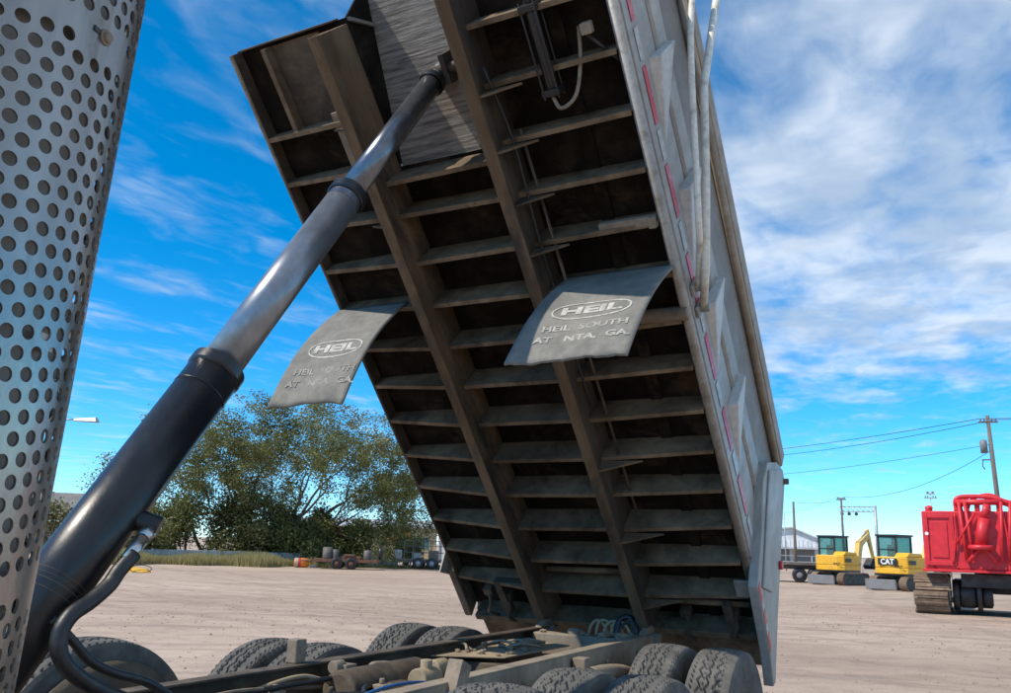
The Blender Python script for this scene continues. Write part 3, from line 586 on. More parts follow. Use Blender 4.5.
# wheels
def tyre_mesh():
    nT, nW = 264, 30; Wd = .135; Ro = .52
    vs = []; fs = []
    prof = []  # (x, r, tread?)
    for k in range(nW+1):
        x = -.108+.216*k/nW; prof.append((x, Ro-.010*(x/.108)**2, True))
    side_r = [(.118, .506), (.128, .488), (.135, .45), (.136, .41), (.130, .36), (.118, .315), (.112, .290)]
    full = [(-a, b, False) for a, b in side_r[::-1]]+prof+[(a, b, False) for a, b in side_r]
    m = len(full)
    for k, (x, r, tr) in enumerate(full):
        for i in range(nT):
            q = 2*math.pi*i/nT; rr_ = r
            if tr:
                s_ = q*Ro; g_ = 0
                for c0, amp, ph in ((-.046, .010, 0), (0, .010, 1.6), (.046, .010, 3.1)):
                    if abs(x-c0-amp*math.sin(s_*2*math.pi/.074+ph)) < .0038: g_ = 1
                cell = 0 if x < -.046 else 1 if x < 0 else 2 if x < .046 else 3
                ph = (s_/.037+cell*.5+.9*(x/.046-math.floor(x/.046))*.35) % 1
                if ph < .09: g_ = 1
                if g_: rr_ = r-.013
            elif r > .48:
                if ((q*Ro/.037) % 1) < .16: rr_ = r-.008
            vs.append((x, rr_*math.cos(q), rr_*math.sin(q)))
    for k in range(m-1):
        for i in range(nT): fs.append((k*nT+i, k*nT+(i+1) % nT, (k+1)*nT+(i+1) % nT, (k+1)*nT+i))
    mb = MB(); mb.add(vs, fs, False); return mb
def rim_mesh(dish):
    mb = MB(); mb.lathe([(-.11, .292), (-.085, .275), (-.03, .265), (.03, .265), (.085, .275), (.11, .292), (.105, .296), (.08, .262)], 40, 'x')
    mb.lathe([(dish, .27), (dish-.02, .235), (dish-.035, .17), (dish-.01, .14), (dish, .11), (dish+.05, .10), (dish+.055, .0)], 40, 'x')
    for i in range(10):
        a = i*math.pi/5; y, z = .142*math.cos(a), .142*math.sin(a); mb.cyl((dish-.03, y, z), (dish+.03, y, z), .015, n=6)
    return mb
tm = tyre_mesh().build('tyre', 'tyre_rubber'); rm = rim_mesh(.06).build('rim', 'rim_dust')
tme, rme = tm.data, rm.data; bpy.data.objects.remove(tm); bpy.data.objects.remove(rm)
def wheel(x, y, z, flip):
    w = bpy.data.objects.new('wheel', None); col.objects.link(w); w.location = (x, y, z); w.rotation_euler = (random.uniform(0, 6), 0, math.pi if flip else 0); w.parent = truck
    for nm, me in (('tyre', tme), ('rim', rme)):
        o = bpy.data.objects.new(nm, me); col.objects.link(o); o.parent = w
for yr in (-.865, -2.215):
    for sgn in (-1, 1):
        wheel(sgn*1.08, yr, .516, sgn > 0); wheel(sgn*.745, yr, .516, sgn < 0)
    c = MB(); c.cyl((-1.0, yr, .52), (1.0, yr, .52), .075, n=20); c.lathe([(-.22, .05), (-.17, .15), (-.06, .20), (.06, .20), (.17, .15), (.22, .05)], 24, 'x', (0, yr, .54)); c.build('axle', 'frame_dark', truck)
for sgn in (-1, 1):
    wheel(sgn*1.0, -3.46, .62, sgn < 0)
    c = MB(); c.lathe([(-sgn*.0, .0), (-sgn*.02, .15), (-sgn*.035, .20), (-sgn*.03, .38), (-sgn*.015, .435), (0, .437), (0, .3)], 48, 'x', (sgn*.858, -3.46, .62)); c.build('dust_shield', 'rim_dust', truck)
c = MB(); c.cyl((-.9, -3.46, .62), (.9, -3.46, .62), .06, n=18); c.build('lift_axle', 'frame_dark', truck)
for sgn in (-1, 1):
    c = MB(); c.tube(catmull([(sgn*.50, -.35, .70), (sgn*.50, -.95, .86), (sgn*.50, -1.55, .90), (sgn*.50, -2.15, .86), (sgn*.50, -2.75, .70)], 6), .045, 8); c.build('spring_pack', 'frame_rust', truck)
    c = MB(); c.box((min(sgn*.445, sgn*.52), -1.58, .60), (max(sgn*.445, sgn*.52), -1.50, 1.0)); c.build('spring_hanger', 'frame_rust', truck, .006)

# perforated exhaust stack
def stack():
    root_lean = Vector((.044, .0235, 1)).normalized()
    RS = .1268; Ncol = 10; s = 2*math.pi*RS/(Ncol*math.sqrt(21)); hr = s*.315
    a1 = np.array([s*(4.5/math.sqrt(21)), s*math.sqrt(1-4.5**2/21)*1.0])  # lattice vector a (5a-b is horizontal)
    b1 = np.array([5*a1[0]-s*math.sqrt(21), 5*a1[1]])
    ang = [math.atan2(p[1], p[0]) for p in (a1, b1)]
    nb = sorted([(math.atan2(p[1], p[0]), p) for p in (a1, b1, a1-b1, -a1, -b1, b1-a1)], key=lambda q: q[0])
    corners = [ (nb[i][1]+nb[(i+1) % 6][1])/3 for i in range(6)]
    nq = 18
    hexp = []
    for i in range(6):
        for j in range(3): hexp.append(corners[i]+(corners[(i+1) % 6]-corners[i])*j/3)
    hexp = np.array(hexp); an = np.arctan2(hexp[:, 1], hexp[:, 0]); holep = np.stack([np.cos(an), np.sin(an)], 1)*hr
    circ = 2*math.pi*RS; pts = []
    Z0, Z1 = .72, 2.40
    for n in range(-400, 400):
        for m in range(-400, 400):
            p = m*a1+n*b1
            if 0 <= p[0] < circ-1e-9 and 0 < p[1] < Z1-Z0: pts.append(p)
    v = []; f = []
    def wrap(p, r): t = p[0]/RS; return (r*math.cos(t), r*math.sin(t), p[1])
    for p in pts:
        z = p[1]+Z0; b = len(v)
        solid = abs(z-1.545) < .011 or abs(z-1.965) < .013 or z < .75 or z > 2.37
        if solid:
            v += [wrap(p+h, RS) for h in hexp]; f.append(tuple(b+i for i in range(nq)))
        else:
            v += [wrap(p+h, RS) for h in hexp]+[wrap(p+h, RS) for h in holep]+[wrap(p+h*.98, RS-.0022) for h in holep]
            for i in range(nq):
                j = (i+1) % nq; f.append((b+i, b+j, b+nq+j, b+nq+i)); f.append((b+nq+i, b+nq+j, b+2*nq+j, b+2*nq+i))
    base = Vector((1.687, -5.704, 1.6))
    q = Vector((0, 0, 1)).rotation_difference(root_lean)
    st = MB(); st.cyl((0, 0, -.05), (0, 0, 1.85), .1135, n=64, caps=False); st.cyl((0, 0, -.05), (0, 0, -.02), .115, n=32)
    ex = st.build('exhaust_stack', 'stack_pipe', truck)
    ex.rotation_mode = 'QUATERNION'; ex.rotation_quaternion = q; o0 = base-(q@Vector((0, 0, 1.6-Z0))); ex.location = o0
    me = bpy.data.meshes.new('heat_shield'); me.from_pydata(v, [], f); me.polygons.foreach_set('use_smooth', [True]*len(f)); me.update()
    # true cylinder normals for the sheet so that it shades as one smooth surface
    me.materials.append(MATS['stack_metal']); hsd = bpy.data.objects.new('heat_shield', me); col.objects.link(hsd); hsd.parent = ex
    nrm = [None]*len(me.vertices)
    bm = bmesh.new(); bm.from_mesh(me); bmesh.ops.remove_doubles(bm, verts=bm.verts, dist=2e-5)
    for e in bm.edges:
        if len(e.link_faces) == 2 and e.link_faces[0].normal.angle(e.link_faces[1].normal, 0) > .7: e.smooth = False
    bmesh.ops.recalc_face_normals(bm, faces=bm.faces); bm.to_mesh(me); bm.free()
    inner = MB(); inner.lathe([(.1268, 0.0)], 3, 'z') if False else None
    # slotted band clamp screw near the upper plain band
    for th in (.36, 2.0, 3.6, 5.2):
        c = MB(); z = 1.967-Z0; ct, s_t = math.cos(th), math.sin(th)
        c.cyl((ct*.126, s_t*.126, z), (ct*.131, s_t*.131, z), .0042, n=6); c.cyl((ct*.126, s_t*.126, z), (ct*.1278, s_t*.1278, z), .0065, n=18)
        c.build('clamp_bolt', 'bracket_tan', ex)
        c = MB(); mt = Matrix.Rotation(th, 4, 'Z'); c.box((.1255, -.014, z-.002), (.1272, -.006, z+.002), mt); c.build('bolt_slot', 'cab_black', ex)
    for zz in (.05, 1.0, 1.6):
        for k in range(4):
            th = k*math.pi/2+.4; c = MB(); c.box((.1125, -.008, zz-.006), (.1250, .008, zz+.006), Matrix.Rotation(th, 4, 'Z')); c.build('standoff', 'stack_pipe', ex)
    # elbow and bracket back to the chassis
    c = MB(); c.tube(catmull([(1.648, -5.725, .72), (1.63, -5.73, .62), (1.50, -5.74, .55), (1.2, -5.75, .53), (.5, -5.76, .55)], 6), .07, 20); c.build('exhaust_elbow', 'stack_pipe', truck)
    c = MB(); c.box((.433, -5.80, .84), (1.62, -5.72, .88)); c.box((1.56, -5.86, .80), (1.62, -5.60, .885)); c.build('stack_bracket', 'frame_dark', truck, .004)
stack()

# ------------------------------------------------------------------ leaf helpers
def leaf_mesh(name, centers, size, m, parent, aspect=.55, var=None, upbias=0):
    n = len(centers); C = np.asarray(centers, float); rng = np.random
    d = rng.normal(size=(n, 3)); d[:, 2] *= .7; d /= np.linalg.norm(d, axis=1)[:, None]
    e = rng.normal(size=(n, 3)); e -= d*(e*d).sum(1)[:, None]; e /= np.linalg.norm(e, axis=1)[:, None]
    L = (size*rng.uniform(.6, 1.35, n))[:, None]; Wd = L*aspect*.5
    V = np.empty((n, 4, 3)); V[:, 0] = C; V[:, 1] = C+d*L*.5+e*Wd; V[:, 2] = C+d*L; V[:, 3] = C+d*L*.5-e*Wd
    me = bpy.data.meshes.new(name); me.vertices.add(4*n); me.vertices.foreach_set('co', V.reshape(-1).astype(np.float32))
    me.loops.add(4*n); me.loops.foreach_set('vertex_index', np.arange(4*n, dtype=np.int32)); me.polygons.add(n); me.polygons.foreach_set('loop_start', np.arange(0, 4*n, 4, dtype=np.int32)); me.polygons.foreach_set('loop_total', np.full(n, 4, dtype=np.int32))
    me.update(calc_edges=True); me.materials.append(MATS[m])
    at = me.attributes.new('leafvar', 'FLOAT', 'FACE'); vv = rng.uniform(0, 1, n) if var is None else np.clip(var+rng.normal(0, .18, n), 0, 1); at.data.foreach_set('value', vv.astype(np.float32))
    o = bpy.data.objects.new(name, me); col.objects.link(o); o.parent = parent; return o
def grow(rs, base, d, length, rad, levels, spread, wood, tips, gravity=0, kids=(2, 3), shrink=(.66, .86)):
    p = Vector(base); path = [p.copy()]; rr_ = [rad]; n = 4
    dd = d.normalized()
    for i in range(n):
        dd = (dd+Vector((rs.gauss(0, .13), rs.gauss(0, .13), rs.gauss(0, .09)+gravity*.1))).normalized(); p = p+dd*length/n; path.append(p.copy()); rr_.append(rad*(1-.42*(i+1)/n))
    wood.tube(path, rr_, 7 if rad > .05 else 4, caps=False)
    if levels == 0: tips.append((p, dd)); return
    if levels <= 3: tips.append((path[2], dd))
    for k in range(rs.randint(*kids)):
        a = rs.uniform(0, 2*math.pi); t = dd.orthogonal().normalized(); b = dd.cross(t); side = t*math.cos(a)+b*math.sin(a)
        sp = rs.uniform(*spread); nd = (dd*math.cos(sp)+side*math.sin(sp)); nd.z += .06
        q = path[-1] if k == 0 or rs.random() < .5 else path[rs.choice((2, 3))]
        grow(rs, q, nd, length*rs.uniform(*shrink), rr_[-1]*rs.uniform(.62, .85), levels-1, spread, wood, tips, gravity, kids, shrink)
def tree(name, loc, label, stems, leafm, seed, leaves=9, lsize=.2, brown=0, levels=5, bare=.25, group='trees behind the low wall', length=2.4, rad=.2, cl=.32, spread=(.25, .75)):
    rs = random.Random(seed); np.random.seed(seed); root = empty(name, loc); wood = MB(); tips = []
    for d, L, r in stems: grow(rs, (rs.uniform(-.3, .3), rs.uniform(-.3, .3), -.05), Vector(d), L*length, r*rad, levels, spread, wood, tips)
    wood.build('trunk', 'bark', root)
    cs = []; vr = []; bc = []
    for p, d in tips:
        if rs.random() < bare: continue
        k = int(leaves*rs.uniform(.4, 1.6)); tone = rs.uniform(.1, .9)
        if rs.random() < brown:
            for _ in range(k): bc.append(p+Vector((rs.gauss(0, cl), rs.gauss(0, cl), rs.gauss(0, cl))))
            continue
        for _ in range(k): cs.append(p+Vector((rs.gauss(0, cl), rs.gauss(0, cl), rs.gauss(0, cl*.8)))); vr.append(tone)
    leaf_mesh('crown', [tuple(c) for c in cs], lsize, leafm, root, var=np.array(vr))
    if bc:
        dc = leaf_mesh('dry_clump', [tuple(c) for c in bc], lsize, 'leaf_brown', root); dc['label'] = 'dry brown leaf clumps'; dc['kind'] = 'stuff'
    return tag(root, label, 'tree', group)
def shrub(loc, h, rx, label, leafm, seed, n=6000, lsize=.2, nm='shrub', group='shrubs along the wall'):
    rs = random.Random(seed); np.random.seed(seed); root = empty(nm, loc); wood = MB(); blobs = []
    for i in range(13):
        a = rs.uniform(0, 6.28); q = rs.random()**.6; blobs.append((Vector((math.cos(a)*q*rx*.75, math.sin(a)*q*rx*.55, h*rs.uniform(.18, .80)*(1-.25*q))), rs.uniform(.24, .42)*min(rx, h)*.8, rs.uniform(.1, .9)))
    for c, r, t in blobs[:9]:
        wood.tube(catmull([(c.x*.25, c.y*.25, -.05), (c.x*.6, c.y*.6, c.z*.5), (c.x, c.y, c.z+r*.4)], 3), [.06-.045*i/6 for i in range(7)], 5, caps=False)
    wood.build('stem', 'bark', root)
    cs = []; vr = []
    for i in range(n):
        c, r, t = rs.choice(blobs); d = Vector((rs.gauss(0, 1), rs.gauss(0, 1), rs.gauss(0, 1))).normalized()*r*(rs.random()**.4)*rs.uniform(.8, 1.25)
        p = c+d
        if p.z < .05: p.z = rs.uniform(.05, .5)
        cs.append(tuple(p)); vr.append(t*.6+.4*rs.random())
    leaf_mesh('foliage', cs, lsize, leafm, root, var=np.array(vr)); return tag(root, label, 'shrub', group)
# bearing helper: ground point at a compass bearing (unit x, y) and range from the yard's viewpoint
O = Vector((2.395, -6.03, 0))
def gp(bx, by, D): n = math.hypot(bx, by); return (O.x+bx/n*D, O.y+by/n*D, 0)

# ------------------------------------------------------------------ left background
tree('spreading_tree', gp(-.676, .737, 59), 'broad spreading half bare tree with sky showing through, tallest of the yard', [((-.50, -.5, .62), 1.0, .9), ((-.25, -.1, 1.0), 1.1, 1.0), ((.15, .1, 1.0), 1.15, 1.1), ((.45, .35, .8), 1.1, 1.0), ((.72, .6, .50), 1.05, .9), ((.05, -.5, .9), .95, .8), ((.28, .22, 1.0), 1.12, 1.0), ((.42, .30, .62), 1.0, .8), ((-.12, -.2, .8), 1.0, .8)], 'leaf_olive', 11, leaves=70, lsize=.15, brown=.025, levels=5, bare=.08, length=3.35, rad=.2, cl=.27)
tree('spreading_tree', gp(-.735, .678, 62), 'tall thin twiggy tree at left edge of the tree clump', [((-.3, -.3, 1.0), 1.0, .8), ((.15, .1, 1.0), 1.0, .9), ((.4, .35, .8), .9, .8)], 'leaf_olive', 23, leaves=46, lsize=.15, brown=.08, levels=5, bare=.15, length=2.85, rad=.17)
sh = [(-.668, .744, 57.2, 2.3, 2.2, 'leaf_olive', 'low olive shrub in front of the broad tree trunks'),
      (-.636, .772, 57.6, 2.6, 2.2, 'leaf_light', 'bright olive shrub between orange barrel and rusty trailer tanks'),
      (-.775, .632, 57.5, 2.6, 2.6, 'leaf_dark', 'leftmost dark bushy shrub, beside the black hoist barrel'),
      (-.745, .667, 59, 3.2, 3.0, 'leaf_olive', 'olive shrub at left end of clump under the thin twiggy tree'),
      (-.712, .702, 58, 3.5, 3.0, 'leaf_dark', 'dark rounded shrub in the middle of the clump behind the dry grass'),
      (-.682, .731, 58.5, 3.3, 2.8, 'leaf_light', 'yellowish green shrub under the middle of the broad tree'),
      (-.652, .758, 58, 3.2, 2.7, 'leaf_dark', 'dark shrub directly behind the small orange barrel'),
      (-.622, .783, 59, 2.8, 2.4, 'leaf_olive', 'olive shrub behind the rusty trailer')]
for i, (bx, by, D, h, rx, lm, lab) in enumerate(sh): shrub(gp(bx, by, D), h*1.5, rx*1.25, lab, lm, 40+i, 9500, .19)
shrub(gp(-.566, .824, 63), 2.7, 1.6, 'light green bush standing alone beside the pale box building', 'leaf_light', 61, 4200, .19, 'bush')
tree('small_tree', gp(-.83, .565, 62), 'small green tree beside the grey roofed house', [((0, 0, 1), 1, 1), ((.3, .2, .9), .9, .8), ((-.3, -.2, .9), .9, .8)], 'leaf_dark', 5, leaves=16, lsize=.2, levels=4, bare=.05, length=1.35, rad=.12, group=None)

# low concrete wall panels with posts
Wa = Vector(gp(-.80, .60, 56)); Wb = Vector(gp(-.555, .83, 58)); dv = (Wb-Wa); wl_len = dv.length; dv.normalize(); ang = math.atan2(dv.y, dv.x)
wall = empty('low_wall', Wa, ang); tag(wall, 'low pale concrete wall with posts running below the trees', 'wall')
npan = int(wl_len/3.0)
for i in range(npan):
    c = MB(); x = i*3.0; c.box((x+.09, -.05, 0), (x+2.91, .05, .76+random.uniform(-.02, .02))); c.build('wall_panel', 'concrete', wall, .01)
    c = MB(); c.box((x-.08, -.08, 0), (x+.08, .08, .82 if i % 3 else 1.0)); c.build('post', 'pole_wood' if i % 3 == 0 else 'concrete', wall, .01)
# dry grass in front of the wall
def grass(name, a, b, wid, n, hmin, hmax, m, seed):
    rs = np.random.RandomState(seed); a = np.array(a[:2]); b = np.array(b[:2]); d = b-a; L = np.hypot(*d); d /= L; nn = np.array([d[1], -d[0]])
    t = rs.uniform(0, L, n); clump = .5+.5*np.sin(t*1.3)*np.sin(t*.37+1); s_ = rs.uniform(0, 1, n)*wid*(.45+.55*clump)
    P = a+d*t[:, None]+nn*s_[:, None]; h = rs.uniform(hmin, hmax, n)*(.55+.6*clump); ang = rs.uniform(0, 6.28, n); w = rs.uniform(.012, .03, n)
    V = np.zeros((n, 3, 3)); V[:, 0, 0] = P[:, 0]-np.cos(ang)*w; V[:, 0, 1] = P[:, 1]-np.sin(ang)*w; V[:, 1, 0] = P[:, 0]+np.cos(ang)*w; V[:, 1, 1] = P[:, 1]+np.sin(ang)*w
    V[:, 2, 0] = P[:, 0]+rs.normal(0, .13, n)*h; V[:, 2, 1] = P[:, 1]+rs.normal(0, .13, n)*h; V[:, 2, 2] = h
    me = bpy.data.meshes.new(name); me.from_pydata(V.reshape(-1, 3).tolist(), [], np.arange(3*n).reshape(-1, 3).tolist()); me.update(); me.materials.append(MATS[m])
    at = me.attributes.new('leafvar', 'FLOAT', 'FACE'); at.data.foreach_set('value', rs.uniform(0, 1, n).astype(np.float32))
    o = bpy.data.objects.new(name, me); col.objects.link(o); return o
go1 = grass('dry_grass', gp(-.80, .60, 55.6), gp(-.655, .755, 56.6), 5.5, 26000, .35, .85, 'grass_dry', 3); go1['kind'] = 'stuff'; tag(go1, 'tall dry yellow green grass along the low wall', 'grass')
go2 = grass('weeds', gp(-.655, .755, 55.5), gp(-.50, .865, 58), 3.0, 6000, .08, .3, 'weed', 4); go2['kind'] = 'stuff'; tag(go2, 'sparse short weeds behind the parked trailers', 'weeds')

# house at far left
hx = empty('house', gp(-.822, .572, 78), R(35)); tag(hx, 'tan house with grey shingle roof partly hidden behind the perforated stack', 'house')
c = MB(); c.box((-6, -4, 0), (6, 4, 2.5)); c.build('wall', 'brick_tan', hx)
c = MB(); c.prism([(-4.6, 2.45), (4.6, 2.45), (0, 4.7)], 'x', -6.5, 6.5); c.build('roof', 'roof_grey', hx)
for x in (-4, -1.2, 1.8, 4.3):
    c = MB(); c.box((x-.6, -4.03, .9), (x+.6, -3.99, 2.1)); w_ = c.build('window', 'glass_teal', hx); c = MB(); c.box((x-.7, -4.06, .8), (x+.7, -4.031, .9)); c.box((x-.7, -4.06, 2.1), (x+.7, -4.031, 2.2)); c.build('frame', 'trim_white', w_)
c = MB(); c.box((-6.5, -4.68, 2.3), (6.5, -4.6, 2.5)); c.build('fascia', 'trim_white', hx)
# street lamp
lp = empty('street_lamp', gp(-.848, .53, 45), 0); tag(lp, 'grey street lamp reaching out from behind the perforated stack', 'street lamp')
c = MB(); c.cyl((0, 0, 0), (0, 0, 6.55), .10, .07, 14); c.build('pole', 'galv', lp)
c = MB(); c.tube(catmull([(0, 0, 6.45), (.8, .45, 6.62), (2.1, 1.17, 6.68)], 5), .035, 8); c.build('arm', 'galv', lp)
c = MB(); mt = Matrix.Translation((2.6, 1.45, 6.68))@Matrix.Rotation(math.atan2(.98, 1.75), 4, 'Z'); c.hexa([mt@Vector(p) for p in ((-.6, -.12, -.08), (.5, -.2, -.10), (.5, .2, -.10), (-.6, .12, -.08), (-.6, -.07, .05), (.42, -.1, .13), (.42, .1, .13), (-.6, .07, .05))]); c.build('lamp_head', 'galv', lp, .02)
# yellow cover on the dirt
yc = empty('yellow_cover', gp(-.775, .632, 41), R(33)); tag(yc, 'low yellow plastic cover with a dark hoop lying on the dirt', 'cover')
c = MB(); c.hexa([(-.6, -.3, 0), (.6, -.3, 0), (.55, .3, 0), (-.6, .3, 0), (-.25, -.15, .20), (.42, -.12, .15), (.4, .15, .14), (-.25, .18, .22)]); c.build('cover', 'yellow', yc, .03)
c = MB(); c.tube([(.25+.45*math.cos(t), -.32+.1*math.sin(t), .16+.15*math.sin(t)) for t in [k*math.pi/10 for k in range(21)]], .018, 6); c.build('hoop', 'wire', yc)
# orange barrel
ob = empty('barrel', gp(-.658, .753, 52.5), R(40)); tag(ob, 'small orange barrel with white and red bands beside the rusty trailer', 'barrel')
c = MB(); c.lathe([(-.42, 0), (-.42, .24), (-.40, .26), (0, .27), (.38, .25), (.40, .0)], 24, 'x', (0, 0, .27)); c.build('drum', 'orange', ob)
for x, m in ((-.30, 'white_tape'), (-.12, 'red_tape')):
    c = MB(); c.lathe([(x-.07, .272), (x+.07, .274)], 24, 'x', (0, 0, .27)); c.build('band', m, ob)
c = MB(); c.box((.45, -.25, 0), (.95, .2, .16)); c.build('base', 'blade_grey', ob, .02)
# rusty equipment trailer
def spoked(parent, x, y, r, w, m1='cab_black', m2='rust'):
    e = bpy.data.objects.new('wheel', None); col.objects.link(e); e.parent = parent; e.location = (x, y, r)
    c = MB(); c.lathe([(-w/2, r*.6), (-w/2, r*.92), (-w*.35, r), (w*.35, r), (w/2, r*.92), (w/2, r*.6)], 24, 'y'); c.build('tyre', m1, e)
    c = MB(); c.lathe([(-w*.42, .0), (-w*.42, r*.25), (-w*.2, r*.6), (w*.2, r*.6), (w*.42, r*.25), (w*.42, .0)], 20, 'y'); c.build('rim', m2, e)
rtr = empty('equipment_trailer', gp(-.619, .785, 51.5), R(33)); tag(rtr, 'rusty low equipment trailer with dark tanks and a spare tyre', 'trailer')
c = MB()
for y in (-.75, .75): c.box((-1.9, y-.05, .38), (1.75, y+.05, .52))
for x in (-1.9, -1.0, 0, .9, 1.7): c.box((x, -.7, .40), (x+.08, .7, .50))
c.build('chassis', 'rust', rtr, .01)
for i in range(9):
    c = MB(); x = -1.9+i*.4; c.box((x+.01, -.78, .5205), (x+.38, .78, .555)); c.build('plank', 'rust', rtr)
for x in (-.55, .25):
    for y in (-.88, .88): spoked(rtr, x, y, .33, .2)
c = MB(); c.tube([(-1.9, -.6, .45), (-2.7, 0, .42), (-1.9, .6, .45)], .05, 8); c.build('drawbar', 'rust', rtr)
for x, h, w in ((-1.2, .62, .42), (-.75, .5, .3), (1.1, .5, .35)):
    c = MB(); c.lathe([(.556, 0), (.556, w*.62), (.60, w*.66), (.556+h, w*.66), (.58+h, w*.5), (.60+h, 0)], 20, 'z', (x, 0, 0)); c.build('tank', 'trailer_steel', rtr)
c = MB(); c.box((-.3, -.5, .556), (.75, .5, .72)); c.box((-.2, -.55, .7202), (.4, .45, .82)); c.build('load', 'rust', rtr, .02)
c = MB(); c.lathe([(-.1, .2), (-.11, .34), (0, .38), (.11, .34), (.1, .2)], 24, 'x', (1.85, -.2, .94)); c.build('spare_tyre', 'cab_black', rtr)
# cage trailer
ct = empty('cage_trailer', gp(-.549, .836, 56), R(30)); tag(ct, 'dark flat trailer with open steel cage racks, next to the tipped body', 'trailer')
c = MB()
for y in (-.9, .9): c.box((-2.0, y-.05, .40), (2.3, y+.05, .55))
for k in range(8): c.box((-2.0+k*.6, -.85, .42), (-1.93+k*.6, .85, .53))
c.build('chassis', 'trailer_steel', ct)
for k in range(10):
    c = MB(); c.box((-2.0+k*.43, -.96, .552), (-1.59+k*.43, .96, .59)); c.build('plank', 'deck_wood', ct)
for x in (-.4, .45):
    for y in (-1.05, 1.05): spoked(ct, x, y, .35, .22, 'cab_black', 'galv')
for y in (-.92, .92):
    c = MB()
    for x in (-1.3, -.75, -.2, .35, .9, 1.45): c.box((x-.025, y-.025, .591), (x+.025, y+.025, 1.75))
    for z in (1.0, 1.4, 1.72): c.box((-1.3, y-.02, z-.02), (1.45, y+.02, z+.02))
    c.build('side_rack', 'trailer_steel', ct)
for x, w, h in ((-1.75, .4, .55), (-.6, .5, .4), (.5, .6, .55), (1.8, .5, .35)):
    c = MB(); c.box((x-w/2, -.5, .591), (x+w/2, .5, .591+h)); c.build('crate', random.choice(('trailer_steel', 'galv', 'deck_wood')), ct, .02)
# far buildings seen left of the body
yb = empty('long_building', gp(-.60, .80, 95), R(33)); tag(yb, 'long tan building with an orange sign panel behind the trees', 'building')
c = MB(); c.box((-8, -5, 0), (7, 5, 3.1)); c.build('wall', 'tan_wall', yb); c = MB(); c.prism([(-5.4, 3.1), (5.4, 3.1), (0, 4.0)], 'x', -8.3, 7.3); c.build('roof', 'shed_roof', yb)
c = MB(); c.box((1.6, -5.08, 1.6), (4.2, -5.01, 2.7)); c.build('sign_panel', 'orange', yb)
for x in (-6, -3, -.5, 5.6):
    c = MB(); c.box((x-.6, -5.04, 1.0), (x+.6, -5.005, 2.1)); c.build('window', 'glass_teal', yb)
wb = empty('box_building', gp(-.515, .857, 78), R(30)); tag(wb, 'pale grey metal box building beside the tipped body', 'building')
c = MB(); c.box((-2.0, -2, 0), (4.5, 3, 2.95)); c.build('wall', 'shed_white', wb)
for k in range(14):
    c = MB(); c.box((-1.95+k*.47, -2.04, .05), (-1.72+k*.47, -2.0005, 2.9)); c.build('panel', 'shed_white', wb)
c = MB(); c.box((-2.2, -2.2, 2.9502), (4.7, 3.2, 3.08)); c.build('roof', 'shed_roof', wb)

# ------------------------------------------------------------------ right background
# white metal shed
ws = empty('metal_shed', gp(-.175, .985, 112), R(8)); tag(ws, 'white gabled metal shed far behind the flatbed trailer', 'shed')
c = MB(); c.prism([(-7, 0), (3.4, 0), (3.4, 3.3), (.4, 4.5), (-7, 3.5)], 'y', -6, 10); c.build('wall', 'shed_white', ws)
c = MB(); c.prism([(-7.2, 3.52), (.4, 4.53), (3.6, 3.25), (3.6, 3.42), (.4, 4.73), (-7.2, 3.70)], 'y', -6.4, 10.4); c.build('roof', 'shed_roof', ws)
for k in range(22):
    c = MB(); c.box((-6.95+k*.465, -6.05, .05), (-6.75+k*.465, -6.0005, 3.2)); c.build('panel', 'shed_white', ws)
for x in (-4, -1.0, 1.7):
    c = MB(); c.box((x-1.1, -6.12, 0), (x+1.1, -6.051, 2.4)); c.build('door', 'blade_grey', ws)
c = MB(); c.box((-6, -8.4, 2.2), (3.2, -6.06, 2.35)); c.build('awning', 'shed_roof', ws)
# chain link fence in front of shed
fn = empty('rail_fence', gp(-.19, .98, 78), R(6)); tag(fn, 'thin grey rail fence between the flatbed trailer and the shed', 'fence')
for k in range(26):
    c = MB(); c.cyl((-14+k*1.3, 0, 0), (-14+k*1.3, 0, 1.5), .035, n=6); c.build('post', 'galv', fn)
for z in (.5, 1.0, 1.48):
    c = MB(); c.cyl((-14, 0, z), (18.5, 0, z), .025, n=6); c.build('rail', 'galv', fn)
# flatbed trailer
fb = empty('flatbed_trailer', gp(-.175, .985, 55), R(10)); tag(fb, 'flatbed trailer with tandem wheels between tipped body and yellow excavator', 'trailer')
c = MB()
for y in (-.5, .5): c.box((-5, y-.06, .75), (3.2, y+.06, .98))
c.build('chassis', 'trailer_steel', fb)
c = MB(); c.box((-5.1, -1.25, 1.0), (3.4, -1.18, 1.15)); c.box((-5.1, 1.18, 1.0), (3.4, 1.25, 1.15)); c.box((3.34, -1.179, 1.0), (3.4, 1.179, 1.15)); c.build('side_rail', 'trailer_steel', fb)
for k in range(28):
    c = MB(); c.box((-5.1+k*.3, -1.178, 1.10), (-4.82+k*.3, 1.178, 1.16)); c.build('plank', 'deck_wood', fb)
for x in (-3.4, -2.45, .45, 1.3):
    for y in (-.95, .95): spoked(fb, x, y, .42, .3, 'cab_black', 'blade_grey')
c = MB(); c.cyl((2.8, -.6, 0), (2.8, -.6, .8), .06, n=8); c.cyl((2.8, .6, 0), (2.8, .6, .8), .06, n=8); c.build('landing_leg', 'trailer_steel', fb)
c = MB(); c.box((-4.2, -1.2, .45), (-1.6, -1.15, .95)); c.build('mud_guard', 'trailer_steel', fb)

